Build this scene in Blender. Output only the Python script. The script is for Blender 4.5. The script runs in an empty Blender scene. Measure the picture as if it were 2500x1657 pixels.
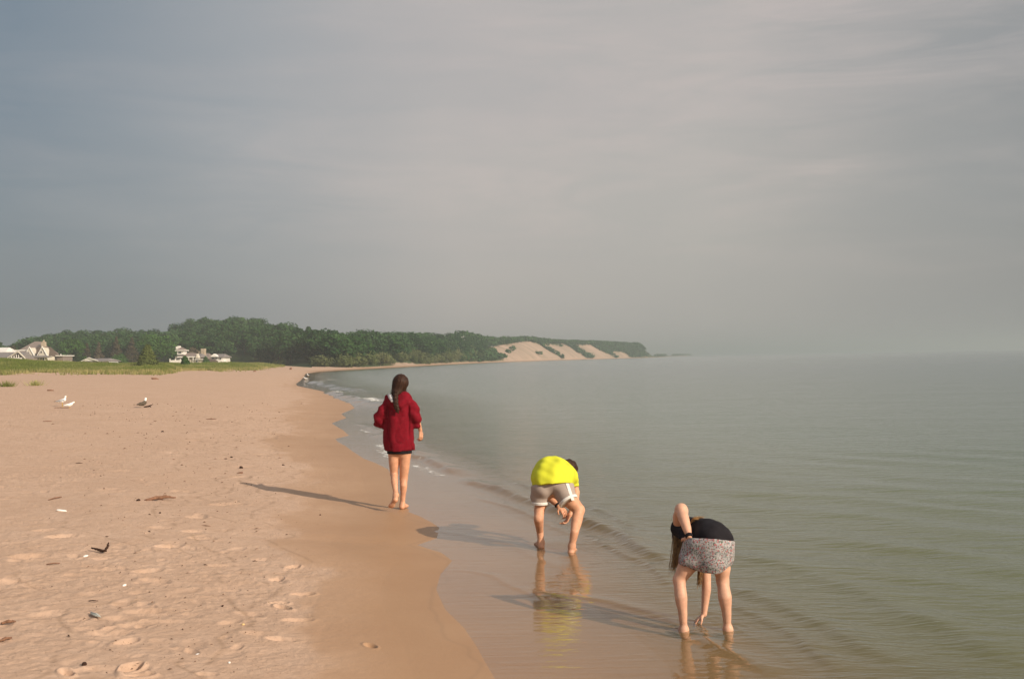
import bpy, math, random
import numpy as np
from mathutils import Vector, Matrix

# ============================================================ camera, world, sun, exposure
SC = bpy.context.scene
COL = SC.collection
FPX = 2431.0                      # focal length in pixels of the 2500 px wide photograph
CAMZ = 1.8
PITCH, ROLL = math.radians(1.072), math.radians(1.0)
fwd = Vector((0, math.cos(PITCH), math.sin(PITCH)))
up0 = Vector((0, -math.sin(PITCH), math.cos(PITCH)))
rt0 = Vector((1, 0, 0))
RT = rt0*math.cos(ROLL) - up0*math.sin(ROLL)
UP = up0*math.cos(ROLL) + rt0*math.sin(ROLL)
cam = bpy.data.cameras.new("camera")
camo = bpy.data.objects.new("camera", cam)
COL.objects.link(camo)
cam.sensor_fit = 'HORIZONTAL'
cam.sensor_width = 36.0
cam.lens = 36.0*FPX/2500.0
cam.clip_start = 0.05
cam.clip_end = 30000
M = Matrix.Identity(4)
for i in range(3):
    M[i][0] = RT[i]; M[i][1] = UP[i]; M[i][2] = -fwd[i]
M[2][3] = CAMZ
camo.matrix_world = M
SC.camera = camo

SUN_AZ = math.radians(124.8)      # clockwise from +Y
SUN_EL = math.radians(27.0)
sunv = Vector((math.sin(SUN_AZ)*math.cos(SUN_EL), math.cos(SUN_AZ)*math.cos(SUN_EL), math.sin(SUN_EL)))
sl = bpy.data.lights.new("sun", 'SUN')
sl.energy = 4.7
sl.angle = math.radians(0.6)
sl.color = (1.0, 0.86, 0.68)
so = bpy.data.objects.new("sun", sl)
COL.objects.link(so)
so.rotation_euler = sunv.to_track_quat('Z', 'Y').to_euler()
so.location = (20, -20, 40)

SC.view_settings.view_transform = 'Standard'
SC.view_settings.look = 'None'
SC.view_settings.exposure = 0.10
SC.view_settings.gamma = 1.0
SC.cycles.max_bounces = 8
SC.cycles.transparent_max_bounces = 16
SC.cycles.volume_bounces = 1
SC.cycles.caustics_reflective = False
SC.cycles.caustics_refractive = False

W = bpy.data.worlds.new("World")
SC.world = W
W.use_nodes = True


class NT:
    """small helper to write node trees compactly"""
    def __init__(s, tree):
        s.t = tree; s.n = tree.nodes; s.l = tree.links
        s.n.clear()

    def add(s, typ, ins=None, **kw):
        nd = s.n.new(typ)
        for k, v in kw.items():
            setattr(nd, k, v)
        if ins:
            for k, v in ins.items():
                sock = nd.inputs[k]
                if isinstance(v, bpy.types.NodeSocket):
                    s.l.new(v, sock)
                else:
                    sock.default_value = v
        return nd

    def math(s, op, a, b=0.0, c=None, clamp=False):
        nd = s.n.new('ShaderNodeMath'); nd.operation = op; nd.use_clamp = clamp
        for i, v in enumerate((a, b) if c is None else (a, b, c)):
            if isinstance(v, bpy.types.NodeSocket):
                s.l.new(v, nd.inputs[i])
            else:
                nd.inputs[i].default_value = v
        return nd.outputs[0]

    def mix(s, fac, a, b, blend='MIX'):
        nd = s.n.new('ShaderNodeMix'); nd.data_type = 'RGBA'; nd.blend_type = blend
        for k, v in ((0, fac), (6, a), (7, b)):
            if isinstance(v, bpy.types.NodeSocket):
                s.l.new(v, nd.inputs[k])
            else:
                nd.inputs[k].default_value = v if k == 0 else (*v[:3], 1)
        return nd.outputs[2]

    def ramp(s, fac, stops, interp='LINEAR'):
        nd = s.n.new('ShaderNodeValToRGB'); cr = nd.color_ramp; cr.interpolation = interp
        while len(cr.elements) < len(stops):
            cr.elements.new(0.5)
        for e, (p, c) in zip(cr.elements, stops):
            e.position = p
            e.color = (c, c, c, 1) if isinstance(c, (int, float)) else (*c, 1)
        s.l.new(fac, nd.inputs[0])
        return nd.outputs[0]

    def rng(s, v, a, b, c=0.0, d=1.0):
        nd = s.n.new('ShaderNodeMapRange'); nd.clamp = True
        s.l.new(v, nd.inputs[0])
        for i, q in enumerate((a, b, c, d)):
            nd.inputs[i+1].default_value = q
        return nd.outputs[0]

    def noise(s, vec, scale, detail=4, rough=0.55, dist=0.0):
        nd = s.n.new('ShaderNodeTexNoise')
        if vec is not None:
            s.l.new(vec, nd.inputs['Vector'])
        nd.inputs['Scale'].default_value = scale
        nd.inputs['Detail'].default_value = detail
        nd.inputs['Roughness'].default_value = rough
        nd.inputs['Distortion'].default_value = dist
        return nd.outputs['Fac']

    def mapping(s, vec, loc=(0, 0, 0), rot=(0, 0, 0), scale=(1, 1, 1)):
        nd = s.n.new('ShaderNodeMapping')
        s.l.new(vec, nd.inputs[0])
        nd.inputs['Location'].default_value = loc
        nd.inputs['Rotation'].default_value = rot
        nd.inputs['Scale'].default_value = scale
        return nd.outputs[0]


def build_world():
    T = NT(W.node_tree)
    sky = T.add('ShaderNodeTexSky', sky_type='NISHITA', sun_disc=False, sun_elevation=SUN_EL, sun_rotation=SUN_AZ)
    sky.air_density = 1.4; sky.dust_density = 4.0; sky.ozone_density = 1.2
    tc = T.add('ShaderNodeTexCoord').outputs['Generated']
    sep = T.add('ShaderNodeSeparateXYZ', {0: tc})
    X, Y, Z = sep.outputs
    # thin high overcast: bluer where it is thinner (to the left), warm grey over the lake; lens vignette painted in at both sides
    warpn = T.noise(T.mapping(tc, scale=(1.2, 1.2, 3.0)), 1.3, 3, 0.5)
    xx = T.math('ADD', X, T.math('MULTIPLY', T.math('SUBTRACT', warpn, 0.5), 0.22))
    xx = T.math('SUBTRACT', xx, T.math('MULTIPLY', Z, 0.10))
    c = T.ramp(T.rng(xx, -0.6, 0.6), [(0.0, (0.135, 0.182, 0.242)), (0.13, (0.180, 0.225, 0.272)), (0.30, (0.345, 0.355, 0.370)),
                                      (0.46, (0.480, 0.445, 0.425)), (0.66, (0.470, 0.442, 0.415)), (0.88, (0.30, 0.298, 0.297)), (1.0, (0.235, 0.238, 0.245))])
    c = T.mix(T.math('MULTIPLY', T.rng(Z, 0.02, 0.22, 0.75, 0.0), T.rng(X, -0.1, -0.42)), c, (0.180, 0.208, 0.240))
    # streaks of thicker cloud
    n1 = T.noise(T.mapping(tc, rot=(0, 0.18, 0), scale=(1.0, 1.0, 4.5)), 2.4, 5, 0.55, 0.4)
    n2 = T.noise(T.mapping(tc, loc=(3, 1, 2), rot=(0, 0.10, 0), scale=(1.4, 1.0, 9.0)), 3.3, 5, 0.6, 0.6)
    cl = T.math('MULTIPLY', T.rng(n1, 0.36, 0.62), T.rng(n2, 0.34, 0.66))
    cl = T.math('MULTIPLY', cl, T.math('MULTIPLY', T.rng(X, -0.35, 0.15, 0.25, 1), T.rng(Z, 0.05, 0.16, 0.0, 1.0)))
    c = T.mix(T.math('MULTIPLY', cl, 0.62), c, (0.64, 0.535, 0.495))
    dk = T.noise(T.mapping(tc, loc=(7, 4, 1), scale=(1.0, 1.0, 3.5)), 1.7, 4, 0.5)
    c = T.mix(T.math('MULTIPLY', T.rng(dk, 0.45, 0.78), 0.30), c, (0.29, 0.315, 0.345))
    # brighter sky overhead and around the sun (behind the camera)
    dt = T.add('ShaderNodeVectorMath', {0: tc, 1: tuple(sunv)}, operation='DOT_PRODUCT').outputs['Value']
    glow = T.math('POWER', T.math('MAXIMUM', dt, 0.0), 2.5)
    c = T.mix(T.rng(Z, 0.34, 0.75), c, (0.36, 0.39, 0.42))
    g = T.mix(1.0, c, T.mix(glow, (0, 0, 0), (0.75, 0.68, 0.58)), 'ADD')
    s1 = T.mix(1.0, sky.outputs[0], (0.10, 0.10, 0.10), 'MULTIPLY')
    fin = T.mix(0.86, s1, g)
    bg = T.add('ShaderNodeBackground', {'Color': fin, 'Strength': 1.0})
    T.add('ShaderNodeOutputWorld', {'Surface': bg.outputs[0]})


build_world()

# ============================================================ projection helpers (pixel of the photo + depth -> point)
def at(px, py, Y):
    d = fwd + RT*((px-1250)/FPX) + UP*((828.5-py)/FPX)
    k = Y/d.y
    return Vector((d.x*k, Y, CAMZ+d.z*k))


def on_z(px, py, z=0.0):
    d = fwd + RT*((px-1250)/FPX) + UP*((828.5-py)/FPX)
    k = (z-CAMZ)/d.z
    return Vector((d.x*k, d.y*k, z))


def hor(px):
    return 874.0-0.0175*(px-1250)


def mesh_np(name, verts, faces, mat=None, parent=None, smooth=False, attrs=None, mats=None, midx=None):
    """faces: (n,3) or (n,4) int array or list of such arrays"""
    me = bpy.data.meshes.new(name)
    verts = np.asarray(verts, np.float32)
    if not isinstance(faces, (list, tuple)):
        faces = [faces]
    faces = [np.asarray(f, np.int32) for f in faces if len(f)]
    nl = sum(f.size for f in faces); nf = sum(len(f) for f in faces)
    me.vertices.add(len(verts)); me.vertices.foreach_set('co', verts.ravel())
    me.loops.add(nl); me.loops.foreach_set('vertex_index', np.concatenate([f.ravel() for f in faces]))
    me.polygons.add(nf)
    tot = np.concatenate([np.full(len(f), f.shape[1], np.int32) for f in faces])
    st = np.concatenate([[0], np.cumsum(tot)[:-1]]).astype(np.int32)
    me.polygons.foreach_set('loop_start', st)
    if midx is not None:
        me.polygons.foreach_set('material_index', np.asarray(midx, np.int32))
    me.polygons.foreach_set('use_smooth', np.full(nf, smooth, bool))
    me.update(calc_edges=True)
    if attrs:
        for k, a in attrs.items():
            a = np.asarray(a, np.float32)
            at_ = me.attributes.new(k, 'FLOAT', 'POINT')
            at_.data.foreach_set('value', a)
    for m in (mats if mats else ([mat] if mat else [])):
        me.materials.append(m)
    o = bpy.data.objects.new(name, me)
    COL.objects.link(o)
    if parent is not None:
        o.parent = parent
    return o


def tag(o, label=None, cat=None, group=None, kind=None):
    if label: o['label'] = label
    if cat: o['category'] = cat
    if group: o['group'] = group
    if kind: o['kind'] = kind
    return o


def thing(name, label, cat, loc=(0, 0, 0), rz=0.0, group=None, scale=1.0):
    o = bpy.data.objects.new(name, None)
    COL.objects.link(o)
    o.empty_display_size = 0.2
    o.location = loc; o.rotation_euler = (0, 0, rz); o.scale = (scale,)*3
    tag(o, label, cat, group)
    return o


# ============================================================ materials
def newmat(name):
    m = bpy.data.materials.new(name); m.use_nodes = True
    return m, NT(m.node_tree)


def out(T, sh, vol=None):
    T.add('ShaderNodeOutputMaterial', {'Surface': sh})


def simple(name, col, rough=0.7, spec=0.3, var=0.15, vscale=8.0, bump=0.0, bscale=60.0, sss=0.0, metal=0.0):
    m, T = newmat(name)
    tc = T.add('ShaderNodeTexCoord').outputs['Object']
    n = T.noise(tc, vscale, 4)
    c = T.mix(T.rng(n, 0.3, 0.7), tuple(v*(1-var) for v in col), tuple(min(1, v*(1+var)) for v in col))
    ins = {'Base Color': c, 'Roughness': rough, 'Specular IOR Level': spec, 'Metallic': metal}
    if bump:
        b = T.add('ShaderNodeBump', {'Height': T.noise(tc, bscale, 3), 'Strength': 0.6, 'Distance': bump})
        ins['Normal'] = b.outputs[0]
    p = T.add('ShaderNodeBsdfPrincipled', ins)
    if sss:
        p.inputs['Subsurface Weight'].default_value = sss
        p.inputs['Subsurface Radius'].default_value = (0.012, 0.005, 0.003)
        p.inputs['Subsurface Scale'].default_value = 1.0
    out(T, p.outputs[0])
    return m


def mat_ground():
    m, T = newmat('sand')
    pos = T.add('ShaderNodeNewGeometry').outputs['Position']
    A = lambda n: T.add('ShaderNodeAttribute', attribute_name=n).outputs['Fac']
    wet, dune, bare, line, hill = A('wet'), A('dune'), A('bare'), A('line'), A('hill')
    nbig = T.noise(pos, 0.7, 5, 0.6)
    nmid = T.noise(pos, 6.0, 5, 0.65)
    nfine = T.noise(pos, 260.0, 3, 0.7)
    dry = T.mix(T.rng(nbig, 0.3, 0.7), (0.520, 0.352, 0.256), (0.575, 0.402, 0.302))
    dry = T.mix(T.rng(nmid, 0.35, 0.75), dry, (0.47, 0.312, 0.222))
    spk = T.noise(pos, 38.0, 2, 0.5)
    dry = T.mix(T.math('MULTIPLY', T.rng(spk, 0.67, 0.74), 0.55), dry, (0.24, 0.15, 0.09))
    wetc = T.mix(T.rng(nbig, 0.3, 0.7), (0.355, 0.198, 0.103), (0.405, 0.238, 0.130))
    c = T.mix(wet, dry, wetc)
    c = T.mix(T.math('MULTIPLY', line, 0.38), c, (0.20, 0.125, 0.075))
    c = T.mix(T.math('MULTIPLY', T.rng(nfine, 0.35, 0.65), 0.16), c, (0.26, 0.17, 0.11))
    # dune floor between the grass
    gn = T.noise(pos, 0.35, 4, 0.6)
    gcol = T.mix(T.rng(gn, 0.35, 0.65), (0.40, 0.33, 0.17), (0.27, 0.28, 0.10))
    c = T.mix(dune, c, gcol)
    wood = T.mix(T.rng(T.noise(pos, 0.25, 4), 0.35, 0.65), (0.035, 0.055, 0.02), (0.07, 0.09, 0.035))
    c = T.mix(hill, c, wood)
    bn = T.noise(T.mapping(pos, scale=(0.06, 0.55, 0.06)), 0.5, 5, 0.65)
    barec = T.mix(T.rng(bn, 0.42, 0.66), (0.46, 0.325, 0.255), (0.23, 0.185, 0.125))
    c = T.mix(bare, c, barec)
    hgt = T.math('ADD', T.math('MULTIPLY', T.noise(pos, 9.0, 4, 0.6), 0.45),
                 T.math('ADD', T.math('MULTIPLY', T.noise(pos, 22.0, 4, 0.6), 0.5), T.math('MULTIPLY', nfine, 0.16)))
    bs = T.math('SUBTRACT', 1.0, T.math('MULTIPLY', wet, 0.85))
    b = T.add('ShaderNodeBump', {'Height': hgt, 'Strength': bs, 'Distance': 0.022})
    rgh = T.math('SUBTRACT', 0.95, T.math('MULTIPLY', wet, 0.42))
    spc = T.math('ADD', 0.12, T.math('MULTIPLY', wet, 0.25))
    p = T.add('ShaderNodeBsdfPrincipled', {'Base Color': c, 'Roughness': rgh, 'Specular IOR Level': spc, 'Normal': b.outputs[0]})
    out(T, p.outputs[0])
    return m


def mat_water():
    m, T = newmat('lake_water')
    pos = T.add('ShaderNodeNewGeometry').outputs['Position']
    A = lambda n: T.add('ShaderNodeAttribute', attribute_name=n).outputs['Fac']
    dep, foam = A('depth'), A('foam')
    # ripples run roughly parallel to the beach
    r1 = T.noise(T.mapping(pos, rot=(0, 0, math.radians(42)), scale=(1.0, 3.4, 1)), 1.5, 4, 0.55, 0.5)
    r2 = T.noise(T.mapping(pos, loc=(3, 5, 0), rot=(0, 0, math.radians(22)), scale=(1.0, 3.0, 1)), 4.2, 3, 0.55, 0.3)
    r3 = T.noise(T.mapping(pos, loc=(9, 5, 0), rot=(0, 0, math.radians(60)), scale=(0.25, 0.8, 1)), 0.35, 4, 0.5)
    calm = T.rng(dep, 0.022, 0.065, 0.09, 1.0)
    hh = T.math('ADD', T.math('MULTIPLY', r1, 0.021), T.math('MULTIPLY', r2, 0.013))
    hh = T.math('ADD', T.math('MULTIPLY', hh, calm), T.math('MULTIPLY', T.math('MULTIPLY', r3, 0.10), calm))
    r4 = T.noise(T.mapping(pos, loc=(1, 2, 0), rot=(0, 0, math.radians(8)), scale=(2.0, 13.0, 1)), 1.0, 3, 0.5, 0.4)
    hh = T.math('ADD', hh, T.math('MULTIPLY', r4, 0.0042))
    b = T.add('ShaderNodeBump', {'Height': hh, 'Strength': 1.0, 'Distance': 1.0})
    nrm = b.outputs[0]
    # turbidity: how much of the bed still shows through
    al = T.math('SUBTRACT', 1.0, T.math('POWER', 2.71828, T.math('MULTIPLY', dep, -9.0)))
    nb = T.noise(pos, 0.22, 3)
    turb = T.mix(T.rng(dep, 0.05, 0.6), (0.150, 0.142, 0.060), T.mix(T.rng(nb, 0.35, 0.65), (0.088, 0.122, 0.046), (0.102, 0.130, 0.056)))
    turb = T.mix(T.rng(dep, 0.5, 2.5), turb, (0.060, 0.094, 0.054))
    dif = T.add('ShaderNodeBsdfDiffuse', {'Color': turb})
    tr = T.add('ShaderNodeBsdfTransparent', {'Color': (0.93, 0.90, 0.84, 1)})
    bd = T.add('ShaderNodeMixShader', {0: al, 1: tr.outputs[0], 2: dif.outputs[0]})
    inc = T.add('ShaderNodeNewGeometry').outputs['Incoming']
    dt = T.add('ShaderNodeVectorMath', {0: inc, 1: nrm}, operation='DOT_PRODUCT').outputs['Value']
    frs = T.math('ADD', 0.02, T.math('MULTIPLY', 0.98, T.math('POWER', T.math('SUBTRACT', 1.0, T.math('ABSOLUTE', dt), clamp=True), 5.0)))
    rg = T.rng(dep, 0.0, 0.4, 0.05, 0.16)
    gl = T.add('ShaderNodeBsdfGlossy', {'Color': (0.97, 0.97, 0.97, 1), 'Roughness': rg, 'Normal': nrm})
    s = T.add('ShaderNodeMixShader', {0: frs, 1: bd.outputs[0], 2: gl.outputs[0]})
    fn = T.noise(T.mapping(pos, rot=(0, 0, -0.6), scale=(1, .5, 1)), 9.0, 5, 0.7)
    ff = T.math('MULTIPLY', T.rng(T.math('ADD', foam, T.math('MULTIPLY', T.math('SUBTRACT', fn, 0.5), 3.0)), 0.55, 1.0), 0.8)
    ff = T.math('MULTIPLY', ff, T.rng(foam, 0.02, 0.2))
    fd = T.add('ShaderNodeBsdfDiffuse', {'Color': (0.78, 0.76, 0.72, 1)})
    s2 = T.add('ShaderNodeMixShader', {0: ff, 1: s.outputs[0], 2: fd.outputs[0]})
    out(T, s2.outputs[0])
    return m


def mat_leaf(name, ca, cb, cc=None, trans=0.35):
    m, T = newmat(name)
    lv = T.add('ShaderNodeAttribute', attribute_name='tone').outputs['Fac']
    oi = T.add('ShaderNodeObjectInfo').outputs['Random']
    c = T.mix(lv, ca, cb)
    c = T.mix(T.math('MULTIPLY', oi, 0.75), c, cc if cc else cb)
    hsv = T.add('ShaderNodeHueSaturation', {'Color': c, 'Value': T.rng(oi, 0, 1, 0.75, 1.3), 'Saturation': T.rng(oi, 0, 1, 1.05, 0.9)})
    d = T.add('ShaderNodeBsdfDiffuse', {'Color': hsv.outputs[0]})
    t = T.add('ShaderNodeBsdfTranslucent', {'Color': hsv.outputs[0]})
    s = T.add('ShaderNodeMixShader', {0: trans, 1: d.outputs[0], 2: t.outputs[0]})
    out(T, s.outputs[0])
    return m


M_sand = mat_ground()
M_water = mat_water()
M_leaf = mat_leaf('leaf_dark', (0.015, 0.050, 0.018), (0.060, 0.128, 0.036), (0.040, 0.085, 0.026), 0.2)
M_leaf2 = mat_leaf('leaf_light', (0.075, 0.115, 0.036), (0.150, 0.195, 0.070), (0.155, 0.155, 0.065))
M_olive = mat_leaf('leaf_olive', (0.055, 0.075, 0.018), (0.125, 0.150, 0.036), (0.09, 0.11, 0.03), 0.25)
M_leafb = mat_leaf('leaf_bright', (0.035, 0.085, 0.015), (0.065, 0.145, 0.025), (0.05, 0.12, 0.02))
M_brown = mat_leaf('leaf_brown', (0.050, 0.052, 0.028), (0.115, 0.088, 0.050), (0.095, 0.07, 0.042), 0.2)
M_bark = simple('bark', (0.09, 0.07, 0.05), 0.9)
M_grass = mat_leaf('grass_blade', (0.20, 0.26, 0.055), (0.58, 0.50, 0.24), (0.40, 0.38, 0.14), 0.45)
M_skin = simple('skin', (0.58, 0.30, 0.185), 0.55, 0.35, 0.13, 22, 0.0010, 130, sss=0.12)
M_skin2 = simple('skin_pale', (0.62, 0.345, 0.235), 0.55, 0.35, 0.13, 22, 0.0010, 130, sss=0.12)
M_brownhair = simple('brown_hair', (0.032, 0.013, 0.007), 0.6, 0.2, 0.5, 40, 0.003, 160)
M_fairhair = simple('fair_hair', (0.30, 0.165, 0.065), 0.6, 0.2, 0.5, 60, 0.003, 160)
M_hoodie = simple('crimson_fleece', (0.165, 0.006, 0.014), 0.92, 0.1, 0.18, 30, 0.003, 190)
M_lining = simple('grey_lining', (0.55, 0.52, 0.52), 0.9, 0.1, 0.1)
M_black = simple('black_cloth', (0.014, 0.012, 0.015), 0.85, 0.15, 0.2, 20, 0.002, 90)
M_neon = simple('neon_jersey', (0.60, 0.60, 0.035), 0.8, 0.15, 0.03, 12, 0.002, 60)
M_white = simple('white_cloth', (0.72, 0.68, 0.64), 0.85, 0.1, 0.06)
M_litter = simple('bark_litter', (0.15, 0.095, 0.065), 0.9, 0.1, 0.3)
M_wood = simple('driftwood', (0.20, 0.105, 0.066), 0.85, 0.2, 0.35, 40, 0.004, 90)
M_darkwood = simple('dark_driftwood', (0.045, 0.022, 0.014), 0.85, 0.2, 0.35, 40, 0.004, 90)
M_shell = simple('shell_white', (0.75, 0.72, 0.68), 0.5, 0.4, 0.1, 50)
M_yshell = simple('shell_tan', (0.55, 0.38, 0.18), 0.6, 0.3, 0.2, 50)
M_feather = simple('feather_grey', (0.42, 0.42, 0.37), 0.7, 0.2, 0.25, 60)
M_gullw = simple('gull_white', (0.80, 0.79, 0.77), 0.8, 0.1, 0.04)
M_gullg = simple('gull_grey', (0.36, 0.37, 0.39), 0.8, 0.1, 0.08)
M_gullbr = simple('gull_brown', (0.10, 0.08, 0.06), 0.85, 0.1, 0.4, 40)
M_gullb = simple('gull_black', (0.02, 0.02, 0.02), 0.7, 0.2, 0.1)
M_beak = simple('gull_beak', (0.55, 0.35, 0.05), 0.5, 0.3, 0.1)


def mat_shorts():
    m, T = newmat('taupe_jersey_stripe')
    pos = T.add('ShaderNodeTexCoord').outputs['Object']
    w = T.add('ShaderNodeTexWave', {'Vector': T.mapping(pos, rot=(0.5, 0.3, 0.2)), 'Scale': 90.0, 'Distortion': 1.0})
    c = T.mix(w.outputs['Fac'], (0.29, 0.225, 0.195), (0.44, 0.36, 0.315))
    p = T.add('ShaderNodeBsdfPrincipled', {'Base Color': c, 'Roughness': 0.85, 'Specular IOR Level': 0.1})
    out(T, p.outputs[0])
    return m


def mat_floral():
    m, T = newmat('floral_print')
    pos = T.add('ShaderNodeTexCoord').outputs['Object']
    pos = T.mapping(pos, scale=(1, 1, 1))
    base = T.mix(T.rng(T.noise(pos, 60, 2), 0.4, 0.6), (0.41, 0.375, 0.375), (0.25, 0.25, 0.255))

    def spots(scale, loc, thr, col, c):
        v = T.add('ShaderNodeTexVoronoi', {'Vector': T.mapping(pos, loc=loc), 'Scale': scale, 'Randomness': 1.0})
        f = T.rng(v.outputs['Distance'], thr, thr+0.08, 1, 0)
        sel = T.rng(T.add('ShaderNodeSeparateColor', {0: v.outputs['Color']}).outputs[0], 0.45, 0.5)
        return T.mix(T.math('MULTIPLY', f, sel), c, col)
    c = spots(95, (1, 2, 3), 0.36, (0.07, 0.11, 0.07), base)
    c = spots(80, (4, 2, 1), 0.36, (0.36, 0.075, 0.08), c)
    c = spots(110, (7, 5, 1), 0.30, (0.45, 0.41, 0.38), c)
    c = spots(100, (2, 8, 5), 0.30, (0.06, 0.07, 0.09), c)
    p = T.add('ShaderNodeBsdfPrincipled', {'Base Color': c, 'Roughness': 0.85, 'Specular IOR Level': 0.1})
    out(T, p.outputs[0])
    return m


M_shorts = mat_shorts()
M_floral = mat_floral()

# ============================================================ numpy noise
_rs = np.random.RandomState(7)
_perm = _rs.permutation(4096)
_val = _rs.rand(4096)


def _h(i, j, s):
    return _val[_perm[(i*73 + _perm[(j*151+s*977) & 4095]) & 4095]]


def vnoise(x, y, seed=0):
    xi = np.floor(x).astype(np.int64); yi = np.floor(y).astype(np.int64)
    fx = x-xi; fy = y-yi
    fx = fx*fx*(3-2*fx); fy = fy*fy*(3-2*fy)
    a = _h(xi, yi, seed); b = _h(xi+1, yi, seed); c = _h(xi, yi+1, seed); d = _h(xi+1, yi+1, seed)
    return (a*(1-fx)+b*fx)*(1-fy)+(c*(1-fx)+d*fx)*fy


def fbm(x, y, octv=4, seed=0, gain=0.5):
    s = 0; a = 1.0; t = 0
    for o in range(octv):
        s = s+a*vnoise(x*2**o+o*17.3, y*2**o+o*9.1, seed+o); t += a; a *= gain
    return s/t


def sstep(a, b, x):
    t = np.clip((x-a)/(b-a), 0, 1)
    return t*t*(3-2*t)


# ============================================================ shoreline and terrain
EDGE_PX = [(1230, 1657), (1204, 1615), (1181, 1575), (1150, 1531), (1103, 1487), (1079, 1439), (1089, 1402), (1118, 1368), (1089, 1348),
           (1027, 1330), (1078, 1314), (1084, 1287), (1065, 1275), (1031, 1258), (1008, 1250), (990, 1216), (975, 1188), (955, 1145),
           (924, 1130), (894, 1119), (866, 1101), (850, 1089), (828, 1078), (822, 1071), (858, 1063), (843, 1050), (811, 1033),
           (850, 1020), (836, 1010), (870, 996), (858, 984), (838, 978), (822, 969), (797, 955), (764, 948), (733, 942), (728, 938),
           (740, 929), (748, 918)]
_e = [on_z(*p) for p in EDGE_PX]
_ey = [-60, -20, 0, 3, 4.3]+[p.y for p in _e]+[150, 184, 199, 270, 371, 497, 663, 780, 893, 1400, 2500, 2600, 2700, 9000]
_ex = [5, 3, 0.75, 0.22, 0.05]+[p.x for p in _e]+[-31, -35, -33, -28, -19, 0, 41, 80, 123, 225, 463, 463, -9000, -9000]
_ey = np.array(_ey, float); _ex = np.array(_ex, float)
assert np.all(np.diff(_ey) > 0), _ey
# inner edge of the damp sand
WET_PX = [(800, 1700), (770, 1657), (735, 1620), (770, 1575), (745, 1540), (752, 1500), (735, 1450), (775, 1420), (745, 1390), (795, 1375),
          (720, 1345), (655, 1313), (700, 1300), (688, 1270), (745, 1235), (705, 1195), (755, 1160), (735, 1130), (650, 1080), (640, 1065),
          (730, 1050), (690, 1030), (700, 1000), (730, 980), (745, 960), (715, 948), (700, 938), (730, 920)]
_w = [on_z(*p, z=0.12) for p in WET_PX]
_wy = np.array([-60, 0, 4]+[p.y for p in _w]+[184, 9000], float)
_wx = np.array([2, -0.9, -0.8]+[p.x for p in _w]+[-37.5, -9000], float)
_o = np.argsort(_wy); _wy = _wy[_o]; _wx = _wx[_o]


def S_l(Y):
    return np.interp(Y, _ey, _ex)


def S_s(Y):
    Y = np.asarray(Y, float)
    d = np.maximum(np.abs(Y)*0.14, 0.8)
    return sum(S_l(Y+d*k) for k in (-1, -.5, 0, .5, 1))/5.0


_ps = np.array([-4000, -300, -60, -20, -8, -3, -1.7, -1.0, -0.5, 0, 0.5, 1, 2, 3.5, 6, 12, 20, 30, 60, 4000], float)
_pz = np.array([-12, -8, -3, -1.2, -0.5, -0.17, -0.062, -0.022, -0.009, 0, 0.018, 0.05, 0.14, 0.25, 0.38, 0.60, 0.80, 1.0, 1.4, 1.6], float)

# profiles in bearing (pixel column) : hill foot, hill crest, tree line
HPX = np.array([-900, -400, 0, 150, 400, 640, 740, 800, 900, 1000, 1125, 1250, 1400, 1500, 1586, 1640, 1700])
HYB = np.array([330, 320, 310, 310, 300, 290, 245, 222, 228, 250, 290, 395, 520, 690, 808, 905, 1420])
HYB = np.array([330, 320, 310, 310, 300, 290, 240, 222, 228, 292, 395, 520, 690, 808, 905, 1420, 2520], float)
HYC = np.array([440, 430, 430, 430, 400, 380, 330, 312, 325, 372, 470, 600, 760, 870, 950, 1460, 2560], float)
TPX = np.array([-900, -20, 20, 50, 80, 110, 160, 240, 300, 340, 380, 402, 415, 440, 480, 550, 600, 640, 700, 730, 770, 900, 1060, 1100, 1130, 1170, 1200, 1280, 1350, 1420, 1480, 1540, 1555, 1575, 1592, 1700])
TPY = np.array([870, 862, 852, 839, 827, 818, 807, 806, 802, 799, 806, 808, 800, 788, 773, 767, 769, 776, 786, 801, 809, 809, 808, 806, 808, 818, 823, 820, 828, 830, 832, 836, 835, 848, 863, 866], float)


def tree_h(px):
    return np.interp(px, [-900, 1050, 1200, 1300, 1586, 1640, 1700], [8.5, 8.0, 5.0, 2.6, 2.4, 3.0, 4.0])


def crest_z(px):
    yc = np.interp(px, HPX, HYC)
    return np.maximum(CAMZ+(hor(px)-np.interp(px, TPX, TPY))/FPX*yc-tree_h(px), 1.0)


def base_z(x, Y):
    ss = S_s(Y); sl_ = S_l(Y)
    w = np.exp(-np.abs(ss-x)/2.0)
    s = ss+w*(sl_-ss)-x
    # far shelves fall away from the lobed edge
    return np.interp(s, _ps, _pz), s


# dune toe from the photograph
DPX = [-300, 0, 68, 127, 188, 228, 304, 396, 446, 507, 571, 627, 678, 690]
DPY = [917, 916, 915, 913, 916, 919, 917, 915, 908, 908, 906, 904, 897, 890]


def solve(fz, px, py, y0=4.0, y1=900.0):
    ys = np.geomspace(y0, y1, 1600)
    d = fwd + RT*((px-1250)/FPX) + UP*((828.5-py)/FPX)
    k = ys/d.y
    zz = CAMZ+d.z*k; g = fz(d.x*k, ys)
    i = np.argmax(g >= zz)
    if i == 0:
        i = len(ys)-1
    return Vector((d.x*k[i], ys[i], float(g[i])))


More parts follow.
